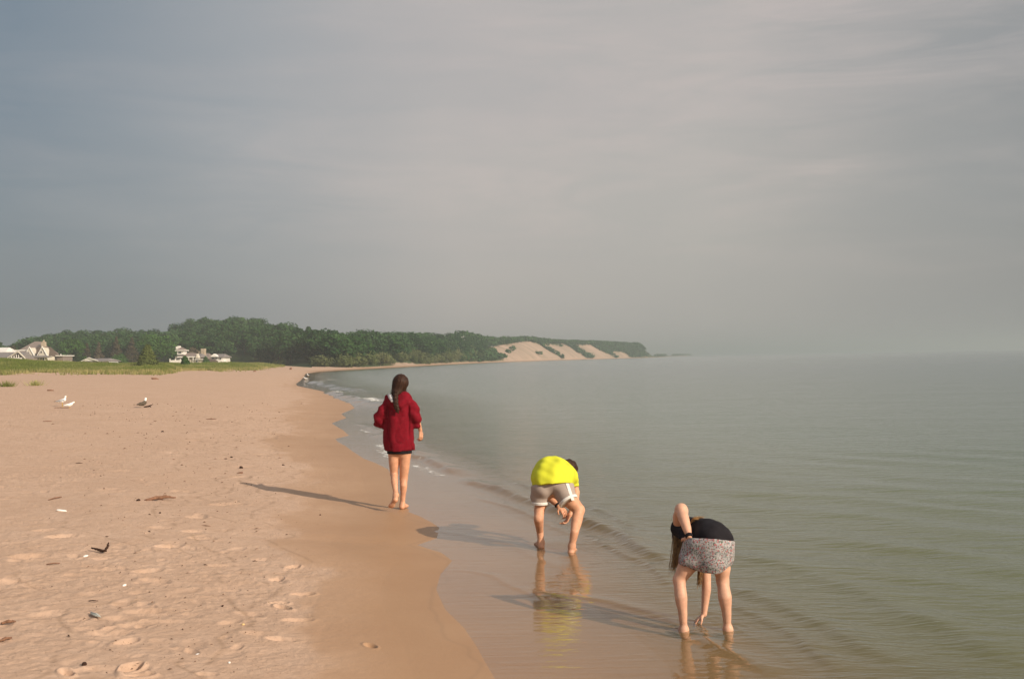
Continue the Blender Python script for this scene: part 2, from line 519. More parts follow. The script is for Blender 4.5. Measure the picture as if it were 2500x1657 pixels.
_dt = [solve(lambda x, y: base_z(x, y)[0], a, b) for a, b in zip(DPX, DPY)]
DYT = np.minimum(np.array([p.y for p in _dt]), 205)
DYT = np.maximum.accumulate(DYT)
DCY = np.interp(DPX, [-300, 0, 100, 150, 200, 265, 330, 420, 500, 560, 640, 680, 700], [873, 875, 878, 880, 883, 885, 886, 887, 886, 885, 886, 889, 892])
DYC = DYT*1.28+8
DZC = CAMZ-(DCY-np.array([hor(p) for p in DPX]))/FPX*DYC-0.42


def ground_parts(x, Y):
    x = np.asarray(x, float); Y = np.asarray(Y, float)
    z, s = base_z(x, Y)
    Yp = np.maximum(Y, 1.0)
    px = 1250+FPX*x/Yp
    # grassy dune
    yt = np.interp(px, DPX, DYT); yc = np.interp(px, DPX, DYC); zc = np.interp(px, DPX, DZC)
    win = (1-sstep(650, 700, px))*(Y > 20)
    wob = (fbm(x*0.12, Y*0.05, 3, 3)-0.5)
    t = sstep(0, 1, (Y*(1+0.10*wob)-yt)/(yc-yt))*win
    z = z*(1-t)+(zc+wob*0.5)*t
    dune = t
    # wooded hill
    yb = np.interp(px, HPX, HYB); yh = np.interp(px, HPX, HYC)
    hz = crest_z(px)
    th = np.clip((Y-yb)/(yh-yb), 0, 1)
    th = th**0.8
    land = sstep(2.0, 8.0, s)*(Y > 100)*(px < 1720)
    th = th*land
    rough = (fbm(x*0.05, Y*0.05, 4, 11)-0.5)*3.0*np.minimum(1, hz/8)
    bl = (px > 1190) & (px < 1620)
    gul = (np.abs(fbm(Y*0.03, x*0.012, 3, 5)-0.5))*6.0*np.where(bl, 1, 0)*np.sin(np.pi*np.clip(th, 0, 1))
    z = z*(1-th)+hz*th+rough*np.sin(np.pi*np.clip(th, 0, 1))*0.6-gul*0.8
    return z, s, px, dune, th


def ground_z(x, Y):
    z = ground_parts(x, Y)[0]
    return z+detail(np.asarray(x, float), np.asarray(Y, float))


# foot prints : (photo px, length m, angle, depth)
PRINTS = [(715, 1385, .12, 60, .045), (676, 1412, .10, 40, .03), (680, 1472, .11, 30, .045), (691, 1483, .11, -30, .045), (738, 1450, .14, 20, .03),
          (727, 1514, .16, 25, .022), (561, 1520, .14, 60, .02), (308, 1566, .14, 65, .04), (321, 1629, .12, 70, .05), (338, 1648, .12, 20, .045),
          (162, 1643, .10, -50, .035), (412, 1333, .2, 40, .05), (494, 1314, .2, 5, .05), (473, 1297, .18, 30, .03), (362, 1392, .2, 50, .03),
          (382, 1416, .2, -20, .03), (352, 1493, .2, 20, .03), (71, 1358, .24, 30, .04), (149, 1311, .22, 45, .05), (538, 1380, .16, 10, .02),
          (905, 1577, .09, -50, .03), (250, 1390, .2, 20, .02), (20, 1420, .25, 40, .03), (110, 1500, .25, 60, .02), (270, 1545, .2, 10, .025),
          (540, 1232, .22, 10, .035), (480, 1262, .2, 30, .03), (395, 1290, .2, 10, .02), (600, 1140, .3, 20, .03), (585, 1165, .3, 50, .03),
          (560, 1120, .3, 0, .03), (480, 1075, .35, 20, .03), (420, 1105, .35, 10, .03), (300, 1150, .3, 30, .03), (280, 1200, .3, 10, .03),
          (270, 1195, .3, 40, .02), (570, 1230, .25, 10, .03), (450, 1200, .25, 0, .02), (610, 1180, .25, 0, .03), (640, 1110, .3, 0, .03)]
_prw = []


def detail(x, Y):
    z = np.zeros_like(x)
    for (cx, cy, L, an, dp) in _prw:
        R = L*1.6
        msk = (np.abs(x-cx) < R) & (np.abs(Y-cy) < R)
        if not msk.any():
            continue
        dx = x[msk]-cx; dy = Y[msk]-cy
        u = dx*math.cos(an)+dy*math.sin(an); v = -dx*math.sin(an)+dy*math.cos(an)
        q = (u/(L*0.5))**2+(v/(L*0.27))**2
        z[msk] += -dp*np.exp(-q**1.5)+dp*0.24*np.exp(-((np.sqrt(q)-1.35)/0.33)**2)
    return z


def gz_base(x, y):
    return ground_parts(x, y)[0]


for (a, b, L, an, dp) in PRINTS:
    p = solve(gz_base, a, b)
    _prw.append((p.x, p.y, L*1.1, math.radians(an), dp*(1.5 if a > 600 or (b > 1600 and a < 400) else 0.8)))
rp = random.Random(5)
for i in range(190):
    a = rp.uniform(-60, 760); b = 1000+650*rp.random()**1.2
    wx = np.interp(b, [1000, 1150, 1300, 1450, 1657], [690, 700, 690, 720, 740])
    if a > wx-15:
        continue
    p = solve(gz_base, a, b)
    _prw.append((p.x, p.y, rp.uniform(.08, .24), rp.uniform(0, 3.1), rp.uniform(.004, .018)))


def hit(px, py):
    return solve(ground_z, px, py)


def build_ground():
    rows = []
    y = -25.0
    while y < 3.2:
        rows.append(y); y += 0.5 if y < 0 else 0.15
    k = CAMZ*FPX/3.3
    while k > 30:                       # rows one and a bit photo pixel apart
        rows.append(CAMZ*FPX/k)
        k -= 1.5 if k > 130 else 1.0
    y = rows[-1]
    while y < 1300:
        y *= 1.012; rows.append(y)
    while y < 3200:
        y *= 1.06; rows.append(y)
    rows = np.array(rows)
    u = np.concatenate([np.linspace(-2.2, -0.56, 60), np.linspace(-0.555, 0.10, 1050), np.linspace(0.103, 0.42, 160), np.linspace(0.43, 2.2, 30)])
    YY, UU = np.meshgrid(rows, u, indexing='ij')
    XX = UU*np.sqrt(YY**2+2.0)
    z, s, px, dune, th = ground_parts(XX, YY)
    # relief of the dry, trodden sand
    wx = np.interp(YY, _wy, _wx)
    wn = (fbm(XX*3.2, YY*1.6, 4, 21)-0.5)
    wetd = (XX-wx)/np.maximum(0.10, 0.016*YY)+wn*2.0
    wet = 0.62*sstep(-0.25, 0.35, wetd*0.35+wn*.5)+0.38*sstep(0, 6.0, wetd)
    wet = np.where(YY > 170, sstep(4.0, 1.0, s), wet)
    wet = np.maximum(wet, (s < 0.03)*1.0)
    land = sstep(0.1, 1.2, s)
    near = 1-sstep(40, 90, YY)
    dry = (1-wet)*land*near*(1-dune)
    patch = sstep(.42, .62, fbm(XX*0.8, YY*0.5, 3, 35))
    rel = (fbm(XX*1.1, YY*1.1, 3, 31)-0.5)*0.026+(fbm(XX*6, YY*6, 3, 41)-0.5)*(0.003+0.009*patch)+(fbm(XX*19, YY*19, 3, 51)-0.5)*(0.004+0.010*patch)
    z = z+rel*dry+detail(XX, YY)*land
    z = z+(fbm(XX*0.5, YY*0.5, 3, 61)-0.5)*0.02*wet*land*near
    z = z+(fbm(XX*0.7, YY*0.7, 3, 71)-0.5)*0.5*dune
    # swash lines
    ln = np.zeros_like(z)
    for (off, wv, sd, amp) in ((0.25, .3, 3, .8), (0.75, .45, 13, 1.0), (1.25, .5, 23, .8), (1.9, .6, 33, .7)):
        cx = wx-off*np.maximum(1, YY*0.05)+(fbm(YY*0.9, YY*0+sd, 3, sd)-0.5)*wv*3.0*np.maximum(1, YY*0.07)
        d = np.abs(XX-cx)/(0.012+0.0012*YY)
        ln = np.maximum(ln, np.exp(-d**2)*amp*(fbm(XX*7, YY*7, 2, sd) > 0.46)*(YY < 30))
    # one more line on the film-wet apron
    cx = wx*0+S_l(YY)-0.10+(fbm(YY*1.5, YY*0+5, 3, 5)-0.5)*0.4
    ln = np.maximum(ln, 0.5*np.exp(-(np.abs(XX-cx)/(0.01+0.001*YY))**2)*(YY < 14))
    # bare sand slides on the bluff
    yy = YY-(-np.minimum(s, 60))*0.0+(fbm(YY*0.06, XX*0.02, 3, 81)-0.5)*26
    b = np.zeros_like(z)
    for (a0, a1, t0, t1) in ((503, 655, 0, .88), (545, 640, 0, .97), (664, 726, 0, .9), (743, 803, 0, .88), (815, 852, .0, .45), (272, 300, 0, .16), (448, 470, .3, .62)):
        b = np.maximum(b, sstep(a0-4, a0+6, yy)*sstep(a1+6, a1-4, yy)*(th > t0)*(th < t1+(fbm(YY*0.1, XX*0.05, 2, 91)-0.5)*0.2))
    b = b*(th > 0)*((px > 900) | (YY > 330))
    ybh = np.interp(px, HPX, HYB)
    hill = np.where((th > 0.02) | ((px < 760) & (YY > ybh-22) & (s > 8)), 1.0, 0)*(1-b)
    attrs = {'wet': wet.ravel(), 'dune': (sstep(0.15, 0.7, dune+(fbm(XX*0.4, YY*0.15, 3, 15)-0.5)*0.5)*(dune > 0.01)).ravel(),
             'bare': b.ravel(), 'line': ln.ravel(), 'hill': hill.ravel()}
    n, m_ = z.shape
    idx = np.arange(n*m_).reshape(n, m_)
    f = np.stack([idx[:-1, :-1], idx[:-1, 1:], idx[1:, 1:], idx[1:, :-1]], -1).reshape(-1, 4)
    V = np.stack([XX, YY, z], -1).reshape(-1, 3)
    o = mesh_np('beach_ground', V, f, M_sand, smooth=True, attrs=attrs)
    tag(o, kind='structure', label='pale sand beach running to a far wooded shore')
    return o


def curve_fn(pts):
    P = [on_z(*p) for p in pts]
    P.sort(key=lambda q: q.y)
    ys = np.array([p.y for p in P]); xs = np.array([p.x for p in P])
    return ys, xs


CRESTS = [  # pixel polyline, height m, shoreward width, lakeward width
    ([(1150, 1177), (1236, 1199), (1310, 1226), (1416, 1268), (1490, 1300), (1564, 1340), (1640, 1385)], .065, .10, .28),
    ([(1250, 1175), (1380, 1215), (1500, 1260), (1600, 1310)], .022, .07, .16),
    ([(1420, 1310), (1500, 1340), (1580, 1385), (1640, 1430)], .016, .05, .12),
    ([(1180, 1215), (1260, 1240), (1330, 1270), (1400, 1310)], .012, .05, .12),
    ([(1790, 1470), (1880, 1510), (1980, 1570), (2050, 1640)], .014, .06, .14),
    ([(1700, 1560), (1800, 1600), (1880, 1650)], .012, .05, .10),
    ([(985, 1095), (1030, 1118), (1075, 1138), (1118, 1158)], .060, .10, .30),
    ([(1330, 1180), (1450, 1215), (1600, 1265), (1700, 1310), (1850, 1400)], .016, .25, .4),
    ([(1330, 1445), (1500, 1470), (1620, 1500), (1750, 1570), (1900, 1640)], .010, .06, .14),
    ([(1000, 1290), (1100, 1300), (1250, 1330), (1330, 1370), (1400, 1420)], .004, .05, .10),
    ([(1100, 1392), (1180, 1402), (1270, 1440), (1330, 1465)], .006, .03, .08),
    ([(1780, 1430), (1900, 1470), (2050, 1540), (2200, 1620)], .022, .12, .2),
    ([(1800, 1360), (1950, 1390), (2100, 1440), (2350, 1540), (2500, 1620)], .018, .14, .25),
    ([(880, 1035), (930, 1060), (975, 1085)], .03, .15, .5),
    ([(800, 955), (850, 972), (905, 985), (940, 995)], .10, .35, 1.0),
    ([(770, 930), (820, 945), (865, 958)], .12, .5, 1.5),
]
FOAMS = [((895, 975), (925, 983), .5, .9), ((815, 958), (840, 962), .5, .8), ((930, 1085), (955, 1115), .22, .7), ((1010, 1135), (1075, 1160), .16, .62),
         ((755, 916), (790, 919), .7, .6), ((770, 932), (790, 935), .6, .7), ((885, 1050), (900, 1056), .10, .7), ((800, 925), (815, 928), .8, .6), ((1020, 1120), (1045, 1130), .08, .5)]


def build_water():
    rows = [-25, -20, -15, -10, -7, -5, -3, -2, -1, 0, .5, 1, 1.5, 2, 2.5, 2.9]
    k = CAMZ*FPX/3.2
    while k > 10:
        rows.append(CAMZ*FPX/k)
        k -= 2.0 if k > 150 else 1.3
    y = rows[-1]
    while y < 6000:
        y *= 1.05; rows.append(y)
    rows = np.array(rows, float)
    v = np.concatenate([np.linspace(-0.02, 0.05, 60)**1.0, 0.05+0.95*np.linspace(0.005, 1, 700)**1.35])
    YY, VV = np.meshgrid(rows, v, indexing='ij')
    edge = S_l(YY)
    edge = np.where(YY > 2550, -2.3*YY, edge)
    wid = np.maximum(0.62*np.sqrt(YY**2+6)-edge, 20)*1.0
    right = np.where(YY > 3, 0.75*YY, 8)+0
    far = np.maximum(right-edge, 12)
    XX = edge+VV*far
    # outer skirt of one long column
    zg, s, px, dn, th = ground_parts(XX, YY)
    h = np.zeros_like(XX)
    foam = np.zeros_like(XX)
    for (pts, amp, wf, wb) in CRESTS:
        ys, xs = curve_fn(pts)
        xc = np.interp(YY, ys, xs)+(fbm(YY*1.3, YY*0, 3, 8)-0.5)*0.25*(YY/12)
        dn_ = (XX-xc)
        w = np.where(dn_ < 0, wf, wb)*(1+0.0*YY)
        span = ys[-1]-ys[0]
        win = sstep(ys[0]-0.1*span, ys[0]+0.15*span, YY)*sstep(ys[-1]+0.1*span, ys[-1]-0.15*span, YY)
        h += amp*np.exp(-(dn_/w)**2)*win*(0.6+0.8*fbm(YY*2, XX*2, 2, 9))
    calm = sstep(0.02, 0.35, -zg)
    rng = np.random.RandomState(3)
    for i in range(26):
        lam = rng.uniform(0.25, 1.6); a = math.radians(rng.uniform(15, 75)); ph = rng.uniform(0, 6.28)
        fade = sstep(lam*0.16, lam*0.05, YY**2/(CAMZ*FPX)*2.0)
        h += 0.0026*lam*np.sin((XX*math.sin(a)*1.0+YY*math.cos(a))*6.283/lam+ph+2.5*fbm(XX*0.5, YY*0.5, 2, i))*fade*calm
    for (lx, ly) in [(p.x, p.y) for p in (on_z(1395, 1345), on_z(1320, 1334), on_z(1670, 1541), on_z(1777, 1535), on_z(1712, 1512))]:
        r_ = np.hypot(XX-lx, YY-ly)
        h += 0.0022*np.cos(r_*6.283/0.075)*np.exp(-r_/0.16)*sstep(0.02, 0.06, r_)
    for (a, b, wd, st) in FOAMS:
        A = on_z(*a); B = on_z(*b); d = B-A; L2 = d.x**2+d.y**2
        t = np.clip(((XX-A.x)*d.x+(YY-A.y)*d.y)/L2, 0, 1)
        dd = np.hypot(XX-A.x-t*d.x, YY-A.y-t*d.y)
        foam = np.maximum(foam, st*np.exp(-(dd/wd)**2))
    z = np.where(XX > edge, 0.0025, -0.004*(edge-XX)*4+0.0025)+h
    z = np.where(YY > 60, z+0.01, z)
    dep = np.maximum(0.0, 0-zg)
    n, m_ = z.shape
    idx = np.arange(n*m_).reshape(n, m_)
    f = np.stack([idx[:-1, :-1], idx[:-1, 1:], idx[1:, 1:], idx[1:, :-1]], -1).reshape(-1, 4)
    V = np.stack([XX, YY, z], -1).reshape(-1, 3)
    # wide outer strip to the right
    ex = np.stack([XX[:, -1]+np.full(n, 5000.0), rows, np.full(n, 0.0025)], -1)
    base = len(V)
    V = np.concatenate([V, ex])
    f2 = np.stack([idx[:-1, -1], base+np.arange(n-1), base+np.arange(1, n), idx[1:, -1]], -1)
    dep = np.concatenate([dep.ravel(), np.full(n, 8.0)]); foam = np.concatenate([foam.ravel(), np.zeros(n)])
    o = mesh_np('lake_water', V, np.concatenate([f, f2]), M_water, smooth=True, attrs={'depth': dep, 'foam': foam})
    tag(o, kind='structure', label='calm grey green lake water')


build_ground()
build_water()

# ============================================================ foliage
def leaf_cloud(rs, centers, radii, n_per, size, flat=1.0, jitter=0.35):
    """quads scattered on lumpy clumps; returns verts, faces, tone"""
    C = np.repeat(centers, n_per, 0); R = np.repeat(radii, n_per, 0)
    n = len(C)
    d = rs.normal(size=(n, 3)); d /= np.linalg.norm(d, axis=1)[:, None]
    rad = (0.55+0.5*rs.rand(n)**0.6)
    P = C+d*R*rad[:, None]
    nr = d+rs.normal(size=(n, 3))*0.42
    nr /= np.linalg.norm(nr, axis=1)[:, None]
    a = np.cross(nr, rs.normal(size=(n, 3))); a /= np.linalg.norm(a, axis=1)[:, None]
    b = np.cross(nr, a)
    sz = size*(0.6+0.8*rs.rand(n))[:, None]
    v = np.stack([P-a*sz, P-b*sz*0.6, P+a*sz, P+b*sz*0.6], 1).reshape(-1, 3)
    f = np.arange(n*4).reshape(-1, 4)
    ct = rs.rand(len(centers))
    tone = np.clip(np.repeat(ct, n_per)*0.8+rs.rand(n)*0.2, 0, 1)
    return v, f, np.repeat(tone, 4)


def tube(pts, rad, seg=6):
    pts = [Vector(p) for p in pts]
    V = []; F = []
    for i, p in enumerate(pts):
        d = (pts[min(i+1, len(pts)-1)]-pts[max(i-1, 0)]).normalized()
        a = d.cross(Vector((0.3, 0.9, 0.2))).normalized(); b = d.cross(a)
        for k in range(seg):
            t = 2*math.pi*k/seg
            V.append(p+(a*math.cos(t)+b*math.sin(t))*rad[i])
    for i in range(len(pts)-1):
        for k in range(seg):
            F.append((i*seg+k, i*seg+(k+1) % seg, (i+1)*seg+(k+1) % seg, (i+1)*seg+k))
    # caps as small cones
    n = len(V); V.append(pts[0]); V.append(pts[-1])
    F3 = [(n, (k+1) % seg, k) for k in range(seg)]+[(n+1, (len(pts)-1)*seg+k, (len(pts)-1)*seg+(k+1) % seg) for k in range(seg)]
    return np.array([tuple(v) for v in V]), np.array(F), np.array(F3)


def join(parts):
    """parts: list of (V,[faces arrays]) -> V, quads, tris"""
    V = []; Q = []; Tn = []; off = 0
    for p in parts:
        v = np.asarray(p[0]); V.append(v)
        for f in p[1:]:
            f = np.asarray(f)
            if len(f) == 0: continue
            (Q if f.shape[1] == 4 else Tn).append(f+off)
        off += len(v)
    return np.concatenate(V), [np.concatenate(a) for a in (Q, Tn) if a]


def crown_data(seed, kind, h=8.5, r=4.0, nleaf=1500):
    rs = np.random.RandomState(seed)
    if kind == 'broad':
        nc = 26
        d = rs.normal(size=(nc, 3)); d /= np.linalg.norm(d, axis=1)[:, None]
        c = d*np.array([r*0.68, r*0.68, h*0.33])*(0.55+0.5*rs.rand(nc, 1))
        c[:, 2] += h*0.58
        c[:4] = [[0, 0, h*.62]]*4 + rs.normal(size=(4, 3))*.5
        rad = np.stack([rs.uniform(.26, .40, nc)*r]*3, 1); rad[:, 2] *= 0.8
        c[:, 2] = np.minimum(c[:, 2], h-rad[:, 2]*0.9)
        size = 0.34
    elif kind == 'bush':
        nc = 18
        d = rs.normal(size=(nc, 3)); d[:, 2] = np.abs(d[:, 2]); d /= np.linalg.norm(d, axis=1)[:, None]
        c = d*np.array([r*0.65, r*0.65, h*0.55])*(0.5+0.5*rs.rand(nc, 1)); c[:, 2] += h*0.2
        rad = np.stack([rs.uniform(.25, .42, nc)*r]*3, 1); rad[:, 2] *= h/r*0.7
        size = 0.22
    else:   # conifer
        nc = 46
        t = (np.arange(nc)+0.5)/nc
        a = rs.rand(nc)*6.28
        w = (1-t)*r*0.72+0.12
        c = np.stack([np.cos(a)*w*0.6, np.sin(a)*w*0.6, h*(0.06+0.92*t)], 1)
        rad = np.stack([w*0.62+0.1, w*0.62+0.1, np.full(nc, h*0.055)+w*0.1], 1)
        size = 0.20
    v, f, tone = leaf_cloud(rs, c, rad, max(8, nleaf//len(c)), size)
    return v, f, tone


def trunk_data(seed, h, r=0.22):
    rs = random.Random(seed)
    parts = [tube([(0, 0, -0.6), (rs.uniform(-.1, .1), 0, h*.3), (rs.uniform(-.3, .3), rs.uniform(-.3, .3), h*.8)], [r, r*.75, r*.25])]
    for i in range(6):
        a = rs.uniform(0, 6.28); z = h*rs.uniform(.28, .55); L = h*rs.uniform(.22, .34)
        parts.append(tube([(0, 0, z), (math.cos(a)*L*.5, math.sin(a)*L*.5, z+L*.45), (math.cos(a)*L*.9, math.sin(a)*L*.9, z+L*1.0)], [r*.5, r*.3, r*.1], 5))
    return join(parts)


def make_tree(name, label, cat, kind, h, r, mat, loc, seed, nleaf=1500, group=None, rz=0.0, part='crown'):
    t = thing(name, label, cat, loc, rz, group)
    v, f, tone = crown_data(seed, kind, h, r, nleaf)
    mesh_np(part, v, f, mat, t, attrs={'tone': tone})
    tv, tf = trunk_data(seed, h*(.75 if kind != 'bush' else .5), .03*h)
    mesh_np('trunk', tv, tf, M_bark, t)
    return t


def dup(root, loc, rz, sc, label=None, group=None):
    r = root.copy(); COL.objects.link(r); r.location = loc; r.rotation_euler = (0, 0, rz); r.scale = sc
    if label: r['label'] = label
    if group: r['group'] = group
    for ch in list(root.children):
        c = ch.copy(); COL.objects.link(c); c.parent = r
    return r


def build_wood():
    rs = random.Random(12)
    L1 = 'leafy tree of the dense wood covering the hill behind the beach houses and far shore'
    G1 = 'trees of the hillside wood'
    pts = []
    sp = 7.2
    x = -260
    while x < 60:
        y = 200
        while y < 560:
            X = x+rs.uniform(-.42, .42)*sp; Y = y+rs.uniform(-.42, .42)*sp
            px = 1250+FPX*X/Y
            if 30 < px < 1185:
                yb = np.interp(px, HPX, HYB); yc = np.interp(px, HPX, HYC)
                s = float(S_l(Y))-X
                if yb+1 < Y < yc+9 and s > 7 and not (abs(px-1127) < 14 and 425 < Y < 466) and not (abs(px-990) < 9 and Y < 320):
                    pts.append((X, Y, px, (Y-yb)/(yc-yb)))
            y += sp
        x += sp
    pts.sort(key=lambda p: p[1])
    protos = []
    for i in range(8):
        protos.append(make_tree('leafy_tree', L1, 'tree', 'broad', 8.5, 4.5, M_leaf, (0, 0, -50), 100+i, 1900, G1))
    used = [0]*8
    n = 0
    step = max(1.0, len(pts)/292.0)
    sel = [pts[int(i*step)] for i in range(int(len(pts)/step))]
    def lab(px):
        if px < 405: return 'leafy tree of the low wooded hill behind the beach houses at left', 'trees of the low hill behind the houses'
        if px < 745: return 'leafy tree of the high rounded wood left of centre, right of the lookout house', 'trees of the high rounded wood'
        return 'leafy tree of the wooded ridge above the narrow far beach', 'trees of the ridge above the far beach'
    for (X, Y, px, t) in sel:
        z = float(ground_z(np.array([X]), np.array([Y]))[0])
        k = rs.randrange(8); s = rs.uniform(.88, 1.12)*(float(tree_h(px))/8.5)
        w = s*rs.uniform(1.05, 1.3)
        if px > 1000: w *= 1.1
        if used[k] == 0:
            p = protos[k]; p['label'], p['group'] = lab(px); p.location = (X, Y, z-.3); p.rotation_euler = (0, 0, rs.uniform(0, 6.28)); p.scale = (w, w, s)
            used[k] = 1
        else:
            dup(protos[k], (X, Y, z-.3), rs.uniform(0, 6.28), (w, w, s), *lab(px))
        n += 1
    print('wood trees', n, 'of', len(pts))
    # lighter shrubs at the foot of the wood, along the back of the beach
    L2 = 'pale green shrub along the foot of the wood behind the narrow far beach'
    G2 = 'shrubs at the foot of the wood'
    pr = [make_tree('shrub', L2, 'shrub', 'bush', 3.2, 2.4, M_leaf2, (0, 0, -50), 300+i, 700, G2, part='foliage') for i in range(4)]
    us = [0]*4
    for i in range(150):
        px = rs.uniform(770, 1190)
        yb = float(np.interp(px, HPX, HYB)); Y = yb+rs.uniform(-4, 34)
        X = (px-1250)/FPX*Y
        s_ = float(S_l(Y))-X
        if s_ < 4.5 or (272 < Y < 298 and rs.random() < .8): continue
        z = float(ground_z(np.array([X]), np.array([Y]))[0])
        s = rs.uniform(.7, 1.25)*(1+0.0012*(Y-220)); k = i % 4
        if us[k] == 0:
            pr[k].location = (X, Y, z-.2); pr[k].scale = (s*1.2, s*1.2, s); us[k] = 1
        else:
            dup(pr[k], (X, Y, z-.2), rs.uniform(0, 6.28), (s*1.2, s*1.2, s))
    # bluff vegetation : a mass nobody could count
    R = np.random.RandomState(5)
    cs = []; rd = []
    while len(cs) < 2300:
        px = R.uniform(1120, 1705); yb = np.interp(px, HPX, HYB); yc = np.interp(px, HPX, HYC)
        Y = R.uniform(yb-2, yc+18); X = (px-1250)/FPX*Y
        if float(S_l(Y))-X < 6: continue
        cs.append((X, Y, px, (Y-yb)/(yc-yb)))
    cs = np.array(cs)
    zz, s, px, dn, th = ground_parts(cs[:, 0], cs[:, 1])
    yy = cs[:, 1]+(fbm(cs[:, 1]*0.06, cs[:, 0]*0.02, 3, 81)-0.5)*26
    bare = np.zeros(len(cs), bool)
    for (a0, a1, t1) in ((500, 656, .90), (542, 643, .98), (662, 727, .92), (741, 805, .90), (814, 854, .5)):
        bare |= (yy > a0) & (yy < a1) & (th < t1)
    keep = (~bare) | (R.rand(len(cs)) < 0.012)
    keep &= zz > 0.3
    cs = cs[keep]; zz = zz[keep]
    hgt = tree_h(cs[:, 2])
    hgt = np.where(cs[:, 3] > .8, hgt, np.minimum(hgt, 3.0)*(0.6+0.5*R.rand(len(cs))))
    cen = []; rad = []
    for c, z, h in zip(cs, zz, hgt):
        for q in range(3):
            cen.append((c[0]+R.uniform(-1.6, 1.6), c[1]+R.uniform(-1.6, 1.6), z+h*R.uniform(.3, .75))); rad.append((h*.45+.6, h*.45+.6, h*.34))
    v, f, tone = leaf_cloud(R, np.array(cen), np.array(rad), 14, 0.75)
    o = mesh_np('bluff_woods', v, f, M_leaf, attrs={'tone': tone})
    tag(o, 'distant low woods covering the top and gullies of the hazy sand bluffs', 'woods', kind='stuff')


def build_single_trees():
    def put(px, py, Y=None):
        if Y is None:
            return hit(px, py)
        X = (px-1250)/FPX*Y
        return Vector((X, Y, float(ground_z(np.array([X]), np.array([Y]))[0])))
    mpp = lambda Y: Y/FPX
    def h_for(p, ytop, px):
        return CAMZ-(ytop-hor(px))/FPX*p.y-p.z
    specs = [  # name,label,kind,px,Y,ytop,width px,mat
        ('leafy_tree', 'bright green rounded tree right of the shingled house with the gables', 'broad', 169, 285, 827, 66, M_leafb),
        ('leafy_tree', 'dark green tree at the extreme left edge behind the pale roof', 'broad', 0, 310, 830, 28, M_leaf),
        ('leafy_tree', 'tall dark green tree beside the lookout house, right of the low white cottage', 'broad', 384, 275, 813, 108, M_leafb),
        ('conifer_tree', 'thin brownish conifer left of the low white cottage, nearest the bright green tree', 'cone', 212, 300, 838, 26, M_brown),
        ('conifer_tree', 'brownish conifer with a pointed top above the low white cottage roof', 'cone', 241, 300, 836, 36, M_brown),
        ('conifer_tree', 'tall brown conifer rising behind the round green bush', 'cone', 284, 305, 822, 44, M_brown),
        ('conifer_tree', 'broad brown conifer between the round green bush and the tall dark tree', 'cone', 322, 305, 824, 50, M_brown),
        ('leafy_tree', 'reddish brown tree crown rising behind the shingled house at left', 'broad', 30, 305, 838, 26, M_brown),
        ('leafy_tree', 'dark reddish tree between the lookout house and its tan chimney', 'broad', 472, 290, 845, 34, M_brown),
        ('leafy_tree', 'ragged dark tree sticking up alone above the tree line where the hill steps down', 'broad', 753, 325, 788, 30, M_leaf),
    ]
    for i, (nm, lb, kd, px, Y, yt, wp, mt) in enumerate(specs):
        p = put(px, 0, Y)
        if px == 753: p = put(px, 0, 326)
        h = h_for(p, yt, px); r = wp*.5*mpp(Y)*1.1
        make_tree(nm, lb, 'tree', kd, h, r, mt, p, 500+i, 2200)
    for i, (lb, px, Y, yt, wp, kd, mt) in enumerate([
            ('round bright green bush to the right of the low white cottage', 290, 272, 857, 50, 'bush', M_leafb),
            ('dark bush at the corner between the bright green tree and the low cottage', 205, 280, 866, 26, 'bush', M_leafb),
            ('dark low bush in front of the tan chimney between the two white houses', 503, 262, 868, 16, 'bush', M_leafb)]):
        p = put(px, 0, Y); h = h_for(p, yt, px)
        make_tree('bush', lb, 'bush', kd, h, wp*.5*mpp(Y)*1.1, mt, p, 600+i, 1400, part='foliage')
    for i, (lb, px, py, yt, wp) in enumerate([
            ('large olive green conical shrub standing forward on the dune grass', 361, 893, 843, 52),
            ('small green shrub on the dune grass in front of the lookout house', 452, 892, 871, 20)]):
        p = hit(px, py+3)
        h = h_for(p, yt, px)
        make_tree('shrub', lb, 'shrub', 'cone', h, wp*.5*mpp(p.y)*1.25, M_olive if i == 0 else M_leafb, p, 700+i, 3200, part='foliage')


